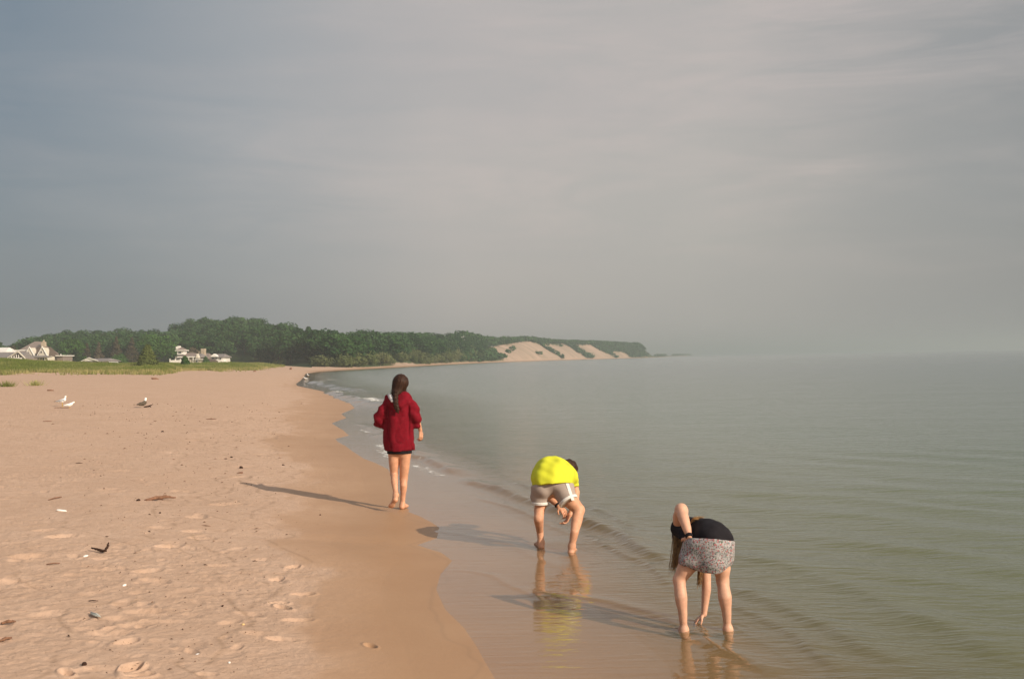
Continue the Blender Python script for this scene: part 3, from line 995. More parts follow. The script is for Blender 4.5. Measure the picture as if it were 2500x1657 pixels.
def build_grass():
    R = np.random.RandomState(8)
    n = 150000
    px = R.uniform(-260, 694, n)
    yt = np.interp(px, DPX, DYT); yc = np.interp(px, DPX, DYC)
    u = R.rand(n)**0.75*1.12-0.12
    yb = np.interp(px, HPX, HYB)
    far = R.rand(n) < 0.16
    Y = yt*0.985+(yc*1.12-yt)*u
    Y = np.where(far, yc+(np.maximum(yb-4, yc+1)-yc)*R.rand(n), Y)
    X = (px-1250)/FPX*Y
    pn = fbm(X*0.35, Y*0.18, 4, 44)
    keep = (u > 0.16*pn*2) | (pn > 0.55)
    thin = np.clip((u+.12)**2*8, 0.02, 1)
    keep &= R.rand(n) < thin*(0.5+pn)
    keep &= ~((px > 640) & (R.rand(n) < (px-640)/60))
    X, Y, u, pn, px = X[keep], Y[keep], u[keep], pn[keep], px[keep]
    Z = gz_base(X, Y)
    Z = Z+(fbm(X*0.7, Y*0.7, 3, 71)-0.5)*0.5*ground_parts(X, Y)[3]-.05
    n = len(X)
    # each record is a small fan of three blades
    V = []; F = []
    h = (0.20+0.38*R.rand(n))*(0.7+0.6*pn)
    toner = np.clip(0.25+(pn-0.45)*-1.8+R.normal(size=n)*.22+0.55*(u < .18)+0.35*(u > .8), 0, 1)
    vs = []; ts = []
    for k in range(3):
        a = R.rand(n)*6.28; w = 0.03+0.03*R.rand(n); ln = R.normal(size=(n, 2))*0.28*h[:, None]
        ox = R.normal(size=n)*.10; oy = R.normal(size=n)*.10
        b0 = np.stack([X+ox-np.cos(a)*w, Y+oy-np.sin(a)*w, Z], 1)
        b1 = np.stack([X+ox+np.cos(a)*w, Y+oy+np.sin(a)*w, Z], 1)
        tp = np.stack([X+ox+ln[:, 0], Y+oy+ln[:, 1], Z+h], 1)
        vs.append(np.stack([b0, b1, tp], 1).reshape(-1, 3)); ts.append(np.repeat(toner, 3))
    v = np.concatenate(vs)
    o = mesh_np('dune_grass', v, np.arange(len(v)).reshape(-1, 3), M_grass, attrs={'tone': np.concatenate(ts)})
    tag(o, 'green and straw coloured grass covering the low dune on the left', 'grass', kind='stuff')
    # two lone tufts out on the sand
    for i, (lb, a, b) in enumerate([('lone grass tuft on the sand at the far left edge below the dune', 16, 944), ('small lone grass tuft on the sand, right of the larger edge tuft', 85, 941)]):
        p = hit(a, b)
        R2 = np.random.RandomState(60+i); m = 160
        r = np.abs(R2.normal(size=m))*0.22; an = R2.rand(m)*6.28
        bx = np.cos(an)*r; by = np.sin(an)*r; hh = .18+.22*R2.rand(m); a2 = R2.rand(m)*6.28
        b0 = np.stack([bx-np.cos(a2)*.02, by-np.sin(a2)*.02, np.full(m, -.04)], 1); b1 = np.stack([bx+np.cos(a2)*.02, by+np.sin(a2)*.02, np.full(m, -.04)], 1)
        tp = np.stack([bx*1.8, by*1.8, hh], 1)
        vv = np.stack([b0, b1, tp], 1).reshape(-1, 3)
        o = mesh_np('grass_tuft', vv, np.arange(m*3).reshape(-1, 3), M_grass, attrs={'tone': np.repeat(R2.rand(m)*.7, 3)})
        o.location = p
        tag(o, lb, 'grass tuft', 'lone grass tufts')




# ============================================================ signed distance figures -> smooth meshes
def V3(p):
    return np.array([p[0], p[1], p[2]], float)


class Field:
    def __init__(s, lo, hi, h):
        s.lo = np.array(lo, float); s.h = h
        s.n = np.ceil((np.array(hi)-s.lo)/h).astype(int)+1
        s.D = np.full(s.n, 0.5, np.float32)
        s.ax = [s.lo[i]+h*np.arange(s.n[i]) for i in range(3)]

    def _slab(s, lo, hi):
        i0 = np.clip(np.floor((np.array(lo)-s.lo)/s.h).astype(int), 0, s.n-1)
        i1 = np.clip(np.ceil((np.array(hi)-s.lo)/s.h).astype(int)+1, 1, s.n)
        sl_ = tuple(slice(a, b) for a, b in zip(i0, i1))
        P = np.stack(np.meshgrid(*[s.ax[i][sl_[i]] for i in range(3)], indexing='ij'), -1)
        return sl_, P

    def _put(s, sl_, d, k):
        a = s.D[sl_]
        if k > 0:
            h = np.maximum(k-np.abs(a-d), 0)/k
            s.D[sl_] = np.minimum(a, d)-h*h*k*0.25
        else:
            s.D[sl_] = np.minimum(a, d)

    def cone(s, a, b, ra, rb, k=0.02, flat=None, m=1.0):
        a = V3(a); b = V3(b); R = max(ra, rb)+k+3*s.h
        sl_, P = s._slab(np.minimum(a, b)-R, np.maximum(a, b)+R)
        if P.size == 0: return
        ba = b-a; pa = P-a
        t = np.clip((pa@ba)/max(ba@ba, 1e-9), 0, 1)
        q = pa-t[..., None]*ba
        r2 = (q*q).sum(-1)
        if flat is not None:
            f = V3(flat); f /= np.linalg.norm(f)
            r2 = r2+(m*m-1)*(q@f)**2
        s._put(sl_, np.sqrt(r2)-(ra+(rb-ra)*t), k)

    def chain(s, pts, rad, k=0.02, flat=None, m=1.0):
        P0 = np.array([V3(p) for p in pts]); R = max(rad)+k+3*s.h
        sl_, P = s._slab(P0.min(0)-R, P0.max(0)+R)
        if P.size == 0: return
        best = None
        for i in range(len(pts)-1):
            a, b = P0[i], P0[i+1]
            ba = b-a; pa = P-a
            t = np.clip((pa@ba)/max(ba@ba, 1e-9), 0, 1)
            q = pa-t[..., None]*ba
            r2 = (q*q).sum(-1)
            if flat is not None:
                f = V3(flat); f /= np.linalg.norm(f)
                r2 = r2+(m*m-1)*(q@f)**2
            te = t*t*(3-2*t)*0.5+t*0.5
            d = np.sqrt(r2)-(rad[i]+(rad[i+1]-rad[i])*te)
            best = d if best is None else np.minimum(best, d)
        s._put(sl_, best, k)

    def ell(s, c, r, k=0.02, rot=None):
        c = V3(c); r = np.array(r, float); R = r.max()+k+3*s.h
        sl_, P = s._slab(c-R, c+R)
        if P.size == 0: return
        q = P-c
        if rot is not None:
            q = q@np.array(rot)
        kk = np.sqrt(((q/r)**2).sum(-1))
        k2 = np.sqrt(((q/r**2)**2).sum(-1))
        s._put(sl_, kk*(kk-1)/np.maximum(k2, 1e-6), k)

    def cut(s, p, n, k=0.0):
        """keep the side the normal n points away from"""
        n = V3(n); n /= np.linalg.norm(n); p = V3(p)
        d = (s.ax[0]-p[0])[:, None, None]*n[0]+(s.ax[1]-p[1])[None, :, None]*n[1]+(s.ax[2]-p[2])[None, None, :]*n[2]
        s.D = np.maximum(s.D, d.astype(np.float32))

    def disp(s, fn):
        P = np.stack(np.meshgrid(*s.ax, indexing='ij'), -1)
        m = np.abs(s.D) < 0.05
        s.D[m] += fn(P[m]).astype(np.float32)

    def mesh(s, name, mat, parent, smooth_it=2):
        D = s.D.astype(float)
        D[0], D[-1] = .5, .5; D[:, 0], D[:, -1] = .5, .5; D[:, :, 0], D[:, :, -1] = .5, .5
        S = D < 0
        n = s.n
        c0 = S[:-1, :-1, :-1].astype(np.int8)
        cnt = np.zeros(n-1, np.int8)
        for i in (0, 1):
            for j in (0, 1):
                for k in (0, 1):
                    cnt += S[i:n[0]-1+i, j:n[1]-1+j, k:n[2]-1+k]
        act = (cnt > 0) & (cnt < 8)
        idx = np.full(n-1, -1, np.int64)
        ci = np.argwhere(act)
        idx[act] = np.arange(len(ci))
        acc = np.zeros((len(ci), 3)); num = np.zeros(len(ci))
        cor = [(i, j, k) for i in (0, 1) for j in (0, 1) for k in (0, 1)]
        for a in cor:
            for d in range(3):
                if a[d] == 1: continue
                b = list(a); b[d] = 1
                va = D[ci[:, 0]+a[0], ci[:, 1]+a[1], ci[:, 2]+a[2]]
                vb = D[ci[:, 0]+b[0], ci[:, 1]+b[1], ci[:, 2]+b[2]]
                cr = (va < 0) != (vb < 0)
                t = np.where(cr, va/np.where(cr, va-vb, 1), 0)
                p = np.tile(np.array(a, float), (len(ci), 1)); p[:, d] += t
                acc[cr] += p[cr]; num[cr] += 1
        V = s.lo+(ci+acc/num[:, None])*s.h
        F = []
        for d in range(3):
            e = [slice(None)]*3; e2 = [slice(None)]*3
            e[d] = slice(0, -1); e2[d] = slice(1, None)
            A = S[tuple(e)]; B = S[tuple(e2)]
            w = np.argwhere(A != B)
            o1, o2 = (d+1) % 3, (d+2) % 3
            w = w[(w[:, o1] > 0) & (w[:, o2] > 0) & (w[:, o1] < n[o1]-1) & (w[:, o2] < n[o2]-1)]
            fl = A[w[:, 0], w[:, 1], w[:, 2]]
            q = []
            for (x, y) in ((-1, -1), (0, -1), (0, 0), (-1, 0)):
                c = w.copy(); c[:, o1] += x; c[:, o2] += y
                q.append(idx[c[:, 0], c[:, 1], c[:, 2]])
            q = np.stack(q, 1)
            q[~fl] = q[~fl][:, ::-1]
            F.append(q)
        F = np.concatenate(F)
        for it in range(smooth_it):
            sm = np.zeros_like(V); ct = np.zeros(len(V))
            for a in range(4):
                b = (a+1) % 4
                np.add.at(sm, F[:, a], V[F[:, b]]); np.add.at(sm, F[:, b], V[F[:, a]])
                np.add.at(ct, F[:, a], 1); np.add.at(ct, F[:, b], 1)
            V = V*0.5+0.5*sm/ct[:, None]
        off = np.array(parent.location) if parent is not None else np.zeros(3)
        if parent is not None and abs(parent.rotation_euler[2]) > 1e-6:
            raise ValueError
        return mesh_np(name, V-off, F, mat, parent, smooth=True)


def norm(v):
    v = Vector(v); return v.normalized()


def hand(F, wrist, d, palm, scale=1.0, curl=0.6, thumb=1, rw=0.019):
    """palm and five bent fingers; d: wrist->knuckles, palm: direction the palm faces, thumb: +1/-1 side"""
    d = norm(d); pn = Vector(palm); pn = (pn-d*pn.dot(d)).normalized(); sd = d.cross(pn)*thumb
    k = scale
    w = Vector(wrist)
    c = w+d*0.045*k
    F.cone(w, w+d*0.03*k, rw*k, 0.022*k, 0.012, pn, 1.5)
    F.cone(w+d*0.03*k+sd*.010*k, w+d*0.075*k+sd*0.018*k, 0.021*k, 0.018*k, 0.01, pn, 1.7)
    F.cone(w+d*0.03*k-sd*.010*k, w+d*0.070*k-sd*0.020*k, 0.021*k, 0.017*k, 0.01, pn, 1.7)
    for i, (off, L, cr) in enumerate(((0.030, .068, .8), (0.011, .076, 1.0), (-.009, .070, 1.1), (-.028, .056, 1.25))):
        p = w+d*(0.083-abs(off)*.25)*k+sd*off*k
        dd = Vector(d)+sd*off*1.6
        dd.normalize()
        ang = 0.0
        r = 0.0088*k
        for j, fr in enumerate((.45, .32, .23)):
            ang += curl*cr*(.55, .8, .6)[j]
            q = dd*math.cos(ang)+pn*math.sin(ang)
            e = p+q*L*fr*k
            F.cone(p, e, r, r*.9, 0.004)
            p = e; r *= .9
    p = w+d*0.028*k+sd*0.022*k
    q1 = (d*0.55+sd*0.75+pn*0.35).normalized()
    e = p+q1*.036*k; F.cone(p, e, .0115*k, .0095*k, 0.006)
    q2 = (d*0.85+sd*0.25+pn*0.55).normalized()
    e2 = e+q2*.030*k; F.cone(e, e2, .0095*k, .008*k, 0.004)


def foot(F, ankle, heel, toe, k=1.0, toes=True):
    """ankle joint, heel centre and ball of the foot, five toes"""
    a, h, t = Vector(ankle), Vector(heel), Vector(toe)
    d = (t-h).normalized()
    upv = (a-h).normalized(); upv = (upv-d*upv.dot(d)).normalized(); sd = d.cross(upv)
    F.cone(a, h, .030*k, .028*k, .02)
    F.cone(h, t, .027*k, .024*k, .02, upv, 1.15)
    F.cone(a-upv*.005*k, t+upv*.006*k-d*.02*k, .027*k, .020*k, .03)
    F.cone(t-sd*.014*k, t+sd*.014*k, .020*k, .020*k, .02, upv, 1.3)
    if toes:
        for i, (o, L, r) in enumerate(((-.026, .030, .011), (-.012, .034, .008), (0, .032, .0075), (.012, .028, .007), (.023, .022, .0065))):
            p = t+sd*o*k
            F.cone(p, p+d*L*k-upv*.006*k, r*k, r*.85*k, .006)


def head(F, c, face, upd, k=1.0):
    """skull with nose, brow, eye sockets, chin, mouth and ears; face: direction the face looks"""
    f = norm(face); u = Vector(upd); u = (u-f*u.dot(f)).normalized(); s_ = f.cross(u)
    R = np.array([list(s_), list(f), list(u)]).T
    c = Vector(c)
    F.ell(c+u*.012*k, (.070*k, .088*k, .088*k), .02, R)
    F.ell(c+f*.028*k-u*.050*k, (.050*k, .052*k, .055*k), .03, R)
    F.ell(c+f*.062*k-u*.086*k, (.020*k, .016*k, .014*k), .02, R)       # chin
    F.cone(c+f*.086*k+u*.006*k, c+f*.104*k-u*.028*k, .007*k, .011*k, .010)   # nose
    F.cone(c+f*.080*k-s_*.034*k+u*.016*k, c+f*.080*k+s_*.034*k+u*.016*k, .009*k, .009*k, .012)
    for q in (-1, 1):
        F.ell(c+s_*q*.071*k-u*.010*k-f*.004*k, (.008*k, .018*k, .030*k), .004, R)
        F.ell(c+f*.072*k+s_*q*.030*k-u*.002*k, (.012*k, .010*k, .009*k), .003, R)   # eyelids
    F.cone(c+f*.082*k-s_*.020*k-u*.056*k, c+f*.082*k+s_*.020*k-u*.056*k, .006*k, .006*k, .004)
    F.cone(c+f*.080*k-s_*.016*k-u*.064*k, c+f*.080*k+s_*.016*k-u*.064*k, .006*k, .006*k, .004)


def waves(seed, n, k0, k1, amp, dirb=None, spread=1.0):
    rs = np.random.RandomState(seed)
    K = []
    for i in range(n):
        d = rs.normal(size=3)*spread
        if dirb is not None: d = d*0.45+np.array(dirb)*rs.choice([-1, 1])
        d /= np.linalg.norm(d)
        K.append((d*rs.uniform(k0, k1), rs.uniform(0, 6.28), rs.uniform(.5, 1)))

    def fn(P):
        s = 0
        for k, ph, a in K:
            s = s+a*np.sin(P@k+ph)
        return amp*s/math.sqrt(n)
    return fn


def strands(guides, n, spread, r, seed=1, seg=9, wob=0.01, taper=True):
    """hair locks: thin tubes scattered round guide curves"""
    rs = np.random.RandomState(seed)
    parts = []
    for i in range(n):
        g = np.array([V3(p) for p in guides[i % len(guides)]])
        t = np.linspace(0, 1, len(g)); tt = np.linspace(0, rs.uniform(.72, 1.0), seg)
        P = np.stack([np.interp(tt, t, g[:, k]) for k in range(3)], 1)
        o = rs.normal(size=3)*spread; o2 = rs.normal(size=3)*spread
        P += o[None]*(0.5+0.5*tt[:, None])+o2[None]*tt[:, None]**2*0.8
        ph = rs.rand(3)*6.28
        P += wob*np.stack([np.sin(tt*9+ph[0]), np.sin(tt*8+ph[1]), np.sin(tt*7+ph[2])*.3], 1)*tt[:, None]
        rad = r*(1-0.8*tt) if taper else np.full(seg, r)
        parts.append(tube([tuple(p) for p in P], rad, 4))
    return join(parts)


def put_mesh(name, data, mat, parent=None, smooth=True):
    V, fs = data
    if parent is not None:
        V = np.asarray(V)-np.array(parent.location)
    return mesh_np(name, V, fs, mat, parent, smooth=smooth)


# ------------------------------------------------------------ the girl walking along the edge
def person_walking():
    S = 300.0/1176.0
    Yf = 12.0
    g0 = on_z(983, 1243, 0.0); Yf = g0.y
    J = lambda cx, cy, dy=0.0: at(850+cx*S, 880+cy*S, Yf+dy)
    gz = float(ground_z(np.array([g0.x]), np.array([Yf]))[0])
    root = thing('person', 'girl in a baggy crimson hooded sweatshirt walking barefoot at the waterline', 'person',
                 (g0.x, Yf, 0))
    F = Field((g0.x-.42, Yf-.42, -.03), (g0.x+.40, Yf+.42, 1.70), .0052)
    hipL, hipR = J(438, 850, .0), J(548, 850, .0)
    kL, aL = J(440, 1085, .02), J(456, 1285, -.20)
    kR, aR = J(531, 1130, .03), J(519, 1375, .0)
    # legs
    F.chain([hipL, J(436, 960, .0), kL], [.074, .062, .048], .02)
    F.chain([kL, J(442, 1150, -.08), J(450, 1230, -.15), aL], [.043, .042, .031, .027], .015)
    F.chain([hipR, J(541, 990, .01), kR], [.074, .062, .049], .02)
    F.chain([kR, J(531, 1200, -.01), J(524, 1300, .0), aR], [.044, .044, .032, .028], .015)
    # left foot pushed off: heel raised, sole showing
    foot(F, aL, J(452, 1330, -.26), J(418, 1385, -.22), 1.0)
    # right foot flat, turned out a little
    h = J(514, 1412, -.02); h.z = gz+.028
    t = J(552, 1412, .09); t.z = gz+.024
    foot(F, aR, h, t, 1.0)
    # trunk
    F.chain([J(492, 830, .0), J(487, 640, .0), J(487, 480, .0), J(487, 395, .0)], [.125, .105, .125, .10], .04, (0, 1, 0), 1.35)
    neck = J(495, 345, .01)
    F.chain([J(487, 390, .0), neck, J(502, 280, .03)], [.06, .048, .046], .03)
    head(F, J(506, 222, .035), (.45, .88, -.18), (.05, .1, 1), .96)
    # arms
    shL, shR = J(375, 412, .0), J(600, 412, .0)
    eL, eR = J(290, 565, -.02), J(655, 545, -.03)
    wL, wR = J(335, 600, .16), J(692, 668, .04)
    F.chain([shL, eL], [.046, .038], .03); F.chain([eL, wL], [.036, .024], .02)
    hand(F, wL, (.5, .6, .2), (.6, -.1, .7), .95, .7, 1)
    F.chain([shR, eR, wR], [.046, .037, .023], .02)
    hand(F, wR, (.08, -.02, -1), (-.75, .5, 0), .98, .75, 1)
    F.mesh('body', M_skin, root)
    # hooded sweatshirt
    H = Field((g0.x-.45, Yf-.30, .58), (g0.x+.42, Yf+.34, 1.50), .0052)
    H.chain([J(485, 838, .0), J(482, 760, .0), J(480, 600, .0), J(485, 480, .0), J(487, 405, .0)], [.176, .187, .180, .176, .135], .05, (0, 1, 0), 1.42)
    H.chain([J(425, 392, .0), J(382, 420, .0), J(322, 505, -.02)], [.072, .074, .068], .045)
    H.chain([J(322, 505, -.02), J(304, 556, -.02), J(316, 600, .05), J(345, 622, .14)], [.068, .064, .058, .048], .03)
    H.chain([J(550, 388, .0), J(592, 420, .0), J(630, 505, -.02), J(645, 558, -.02), J(652, 612, .0)], [.070, .073, .067, .060, .044], .045)
    # bunched sleeves
    for (a, b, c, r) in ((316, 528, -.02, .068), (302, 562, -.02, .068), (306, 602, .03, .062), (640, 528, -.02, .070), (652, 562, -.02, .066), (652, 600, 0, .052)):
        H.cone(J(a-9, b-6, c), J(a+9, b+6, c+.01), r*.92, r*.90, .012)
    # hood bunched on the shoulders and neck, open towards the left
    H.chain([J(382, 360, .03), J(412, 405, -.07), J(480, 425, -.10), J(548, 395, -.07), J(575, 355, .03)], [.040, .055, .060, .055, .045], .03)
    H.chain([J(515, 350, -.03), J(548, 350, -.01), J(570, 370, .0)], [.045, .052, .05], .04)
    H.chain([J(384, 348, .02), J(396, 372, -.03)], [.030, .04], .02)
    H.cut(J(485, 846, 0), (0, 0, -1))
    w1 = waves(3, 7, 24, 46, .0125, (1, .15, .12)); w2 = waves(4, 8, 70, 120, .0016); w3 = waves(5, 4, 45, 70, .0062, (.35, .2, 1))
    mid = J(485, 600, 0)

    def fn(P):
        side = sstep(.11, .19, np.abs(P[:, 0]-mid.x))*(P[:, 2] > mid.z-.08)*sstep(1.30, 1.22, P[:, 2])
        fold = np.abs(np.sin(w1(P)*130))*-.011*sstep(1.28, 1.05, P[:, 2])
        arm = .024*np.exp(-((np.abs(P[:, 0]-mid.x)-.125)/.016)**2)*sstep(.80, .95, P[:, 2])*sstep(1.30, 1.20, P[:, 2])
        return w1(P)*(1-side*.5)+w2(P)+w3(P)*side*2.0+fold*(1-side)+arm
    H.disp(fn)
    ho = H.mesh('hooded_sweatshirt', M_hoodie, root, 1)
    # ribbed hem band
    B = Field((g0.x-.30, Yf-.26, .62), (g0.x+.28, Yf+.26, .82), .005)
    B.cone(J(485, 836, 0), J(485, 846, 0), .172, .168, .01, (0, 1, 0), 1.40)
    B.cut(J(485, 858, 0), (0, 0, -1)); B.cut(J(485, 832, 0), (0, 0, 1))
    tr = B.mesh('hem_band', M_hoodie, root, 1)
    L = Field((g0.x-.25, Yf-.20, 1.24), (g0.x+.1, Yf+.16, 1.50), .004)
    L.chain([J(394, 330, -.005), J(408, 352, -.068), J(422, 388, -.128)], [.022, .028, .018], .02)
    L.chain([J(398, 334, .0), J(425, 330, .03)], [.014, .012], .02)
    L.mesh('hood_lining', M_lining, root, 1)
    # shorts
    Q = Field((g0.x-.26, Yf-.22, .55), (g0.x+.26, Yf+.22, .84), .005)
    Q.cone(J(489, 830, .0), J(489, 855, .0), .140, .138, .03, (0, 1, 0), 1.25)
    Q.cone(J(438, 850, .0), J(434, 892, .0), .084, .078, .01)
    Q.cone(J(545, 845, .0), J(548, 874, .0), .084, .079, .01)
    Q.cut(J(437, 890, 0), (0, 0, -1))
    Q.mesh('shorts', M_black, root, 1)
    # hair: cap plus braid
    A = Field((g0.x-.25, Yf-.22, 1.05), (g0.x+.25, Yf+.30, 1.70), .004)
    hc = J(503, 205, .03)
    A.ell(hc, (.092, .100, .100), .02)
    A.cone(J(497, 215, .01), J(478, 295, -.02), .088, .060, .03)
    A.cone(J(462, 250, .0), J(452, 305, -.03), .055, .040, .03)
    A.cone(J(540, 200, .05), J(556, 232, .07), .040, .020, .03)
    A.cone(J(455, 275, .0), J(425, 318, .0), .030, .006, .03)
    A.cone(J(540, 268, .01), J(546, 330, .0), .022, .006, .02)
    path = [J(462, 300, -.06), J(455, 340, -.105), J(455, 380, -.145), J(458, 415, -.165), J(464, 448, -.17), J(474, 480, -.165)]
    for i in range(13):
        t = i/12*(len(path)-1); a = int(min(t, len(path)-2)); p = path[a].lerp(path[a+1], t-a)
        sgn = 1 if i % 2 else -1
        r = .030-.010*i/12
        A.ell(p+Vector((sgn*.009, -.004, 0)), (r*.95, r*.9, r*1.05), .006)
    A.cone(path[-1], path[-1]+Vector((.012, .0, -.035)), .017, .004, .01)
    A.disp(lambda P: waves(9, 6, 150, 240, .0018, (1, .5, .12))(P))
    A.mesh('hair', M_brownhair, root, 1)
    g = [[J(430, 240, 0), J(418, 300, -.01), J(416, 345, -.02)], [J(540, 240, .03), J(548, 300, .02), J(552, 335, .01)], [J(450, 260, -.02), J(428, 320, -.03), J(440, 360, -.05)]]
    put_mesh('loose_strands', strands(g, 36, .010, .0022, 4), M_brownhair, root)
    return root


# ------------------------------------------------------------ the boy bending over
def person_boy():
    S = 300.0/1384.0
    pr = on_z(1395, 1347, 0.0); pl = on_z(1320, 1335, 0.0)
    Y0 = (pr.y+pl.y)/2
    J = lambda cx, cy, dy=0.0: at(1200+cx*S, 1060+cy*S, Y0+dy)
    c0 = J(700, 900, .3)
    root = thing('person', 'boy in a neon yellow jersey and taupe shorts bent over in the shallows', 'person', (c0.x, Y0, 0))
    F = Field((c0.x-.36, Y0-.35, -.09), (c0.x+.36, Y0+.85, .98), .0042)
    dl, dr = pl.y-Y0, pr.y-Y0
    bl = float(ground_z(np.array([pl.x]), np.array([pl.y+.02]))[0]); br = float(ground_z(np.array([pr.x]), np.array([pr.y+.02]))[0])
    # left leg
    hL, hR = J(600, 650, .12), J(790, 650, .12)
    kL = J(540, 850, .10); aL = J(557, 1215, dl)
    F.chain([hL, J(565, 740, .12), kL], [.080, .066, .050], .02)
    F.chain([kL, J(530, 950, .04), J(545, 1090, dl+.01), aL], [.046, .047, .034, .028], .015)
    h = J(558, 1250, dl-.02); h.z = bl+.030; t = J(545, 1235, dl+.14); t.z = bl+.024; t.x -= .02
    foot(F, aL, h, t, 1.0)
    # right leg, knee bent outwards
    kR = J(985, 850, .06); aR = J(905, 1255, dr)
    F.chain([hR, J(890, 745, .06), kR], [.088, .074, .055], .02)
    F.chain([kR, J(962, 960, .0), J(935, 1100, dr), aR], [.052, .052, .039, .030], .015)
    h = J(893, 1300, dr-.02); h.z = br+.030; t = J(925, 1290, dr+.13); t.z = br+.024
    foot(F, aR, h, t, 1.0)
    # trunk arched over
    F.chain([J(690, 600, .12), J(680, 440, .22), J(700, 360, .38), J(760, 400, .52)], [.095, .105, .105, .095], .04, (.1, .4, -1), 1.15)
    neck = J(820, 420, .60)
    F.cone(J(770, 400, .52), neck, .06, .05, .03)
    head(F, J(868, 400, .70), (-.10, .25, -1), (.35, .9, .1), .92)
    # arms
    F.chain([J(600, 480, .50), J(580, 640, .50), J(640, 700, .40)], [.045, .040, .036], .02)
    wl = J(752, 805, .33)
    F.chain([J(640, 700, .40), wl], [.036, .024], .02)
    hand(F, wl, wl-J(640, 700, .40), (.2, .3, -1), .92, .75, -1)
    F.chain([J(905, 520, .45), J(945, 650, .42), J(935, 800, .36)], [.046, .042, .036], .02)
    wr = J(885, 905, .30)
    F.chain([J(935, 800, .36), wr], [.036, .024], .02)
    hand(F, wr, (-.45, -.05, -.75), (-.6, -.2, .3), .92, .7, 1)
    F.mesh('body', M_skin, root)
    # jersey
    T = Field((c0.x-.34, Y0-.16, .42), (c0.x+.36, Y0+.82, 1.0), .0045)
    T.chain([J(665, 575, .10), J(662, 480, .16), J(668, 420, .28), J(720, 415, .42), J(770, 455, .50)], [.172, .176, .168, .156, .112], .05, (0, .35, -1), 1.12)
    T.chain([J(600, 520, .20), J(575, 470, .42), J(590, 520, .50)], [.12, .10, .075], .05)
    T.chain([J(560, 500, .08), J(530, 520, .10)], [.08, .06], .04)
    T.chain([J(770, 480, .20), J(850, 470, .36), J(885, 510, .42), J(912, 575, .42)], [.13, .105, .085, .066], .05)
    T.cone(J(800, 550, .06), J(815, 500, .16), .075, .085, .05)
    T.cut(J(680, 552, -.075), (.05, -.22, -.97))
    T.cut(J(925, 606, .42), (.12, 0, -1))
    wf = waves(11, 7, 24, 46, .0095, (.5, .3, -.6)); wg = waves(12, 7, 50, 95, .0028, (.8, .2, .4))
    T.disp(lambda P: wf(P)+wg(P))
    T.mesh('jersey', M_neon, root, 2)
    # shorts
    Q = Field((c0.x-.34, Y0-.22, .30), (c0.x+.36, Y0+.45, .78), .0045)
    Q.chain([J(575, 590, .09), J(690, 545, .09), J(805, 590, .09)], [.104, .108, .106], .03)
    Q.chain([J(560, 610, .09), J(545, 690, .11), J(550, 765, .10)], [.096, .088, .078], .03)
    Q.chain([J(805, 620, .08), J(835, 690, .05), J(868, 748, .03)], [.096, .097, .094], .02)
    d2 = (J(868, 755, .03)-J(800, 640, .08)).normalized()
    Q.cut(J(858, 742, .03), d2)
    Q.cut(J(550, 762, .10), (0, 0, -1))
    Q.cut(J(680, 544, -.075), (-.05, .22, .97))
    w5 = waves(14, 6, 35, 70, .0040, (.6, .1, .6))
    Q.disp(w5)
    sh = Q.mesh('shorts', M_shorts, root, 1)
    Hh = Field((c0.x-.34, Y0-.22, .24), (c0.x+.36, Y0+.45, .60), .0045)
    Hh.chain([J(549, 752, .10), J(550, 778, .10)], [.083, .081], .01)
    Hh.cut(J(550, 790, .10), (0, 0, -1)); Hh.cut(J(550, 756, .10), (0, 0, 1))
    Hh.mesh('left_cuff', M_white, root, 1)
    Hh = Field((c0.x-.34, Y0-.22, .24), (c0.x+.36, Y0+.45, .60), .0045)
    Hh.cone(J(858, 738, .03), J(876, 770, .02), .097, .096, .01)
    Hh.cut(J(871, 764, .02), d2); Hh.cut(J(855, 736, .03), -d2)
    Hh.mesh('right_cuff', M_white, root, 1)
    # white side stripe running down the right leg of the shorts
    Hh = Field((c0.x-.1, Y0-.22, .30), (c0.x+.36, Y0+.25, .70), .004)
    Hh.chain([J(575, 590, .09), J(690, 545, .09), J(805, 590, .09)], [.107, .111, .109], .03)
    Hh.chain([J(805, 620, .08), J(835, 690, .05), J(868, 748, .03)], [.100, .101, .098], .02)
    A_, B_ = J(862, 585, 0), J(900, 700, 0)
    sd_ = (B_-A_).normalized(); nn = Vector((sd_.z, 0, -sd_.x))
    mid_ = (A_+B_)/2
    Hh.cut(mid_+nn*.015, nn); Hh.cut(mid_-nn*.015, -nn)
    Hh.cut(J(871, 735, 0), (0, 0, -1)); Hh.cut(J(680, 552, -.075), (-.05, .22, .97))
    Hh.cut(J(860, 640, .06), (0, 1, 0))
    Hh.mesh('side_stripe', M_white, root, 1)
    # wrist watch
    d3 = (wl-J(640, 700, .40)).normalized()
    Wt = Field(tuple(wl-Vector((.07,)*3)), tuple(wl+Vector((.07,)*3)), .0035)
    q = wl-d3*.012
    Wt.cone(q-d3*.010, q+d3*.010, .031, .030, 0)
    Wt.cut(q+d3*.010, d3); Wt.cut(q-d3*.010, -d3)
    Wt.mesh('wrist_watch', M_black, root, 1)
    A = Field((c0.x-.05, Y0+.4, .50), (c0.x+.42, Y0+1.0, 1.0), .004)
    A.ell(J(872, 374, .71), (.082, .088, .084), .02)
    A.cone(J(850, 355, .66), J(905, 400, .72), .060, .058, .03)
    A.disp(waves(22, 10, 90, 170, .0045))
    A.mesh('hair', M_brownhair, root, 1)
    return root


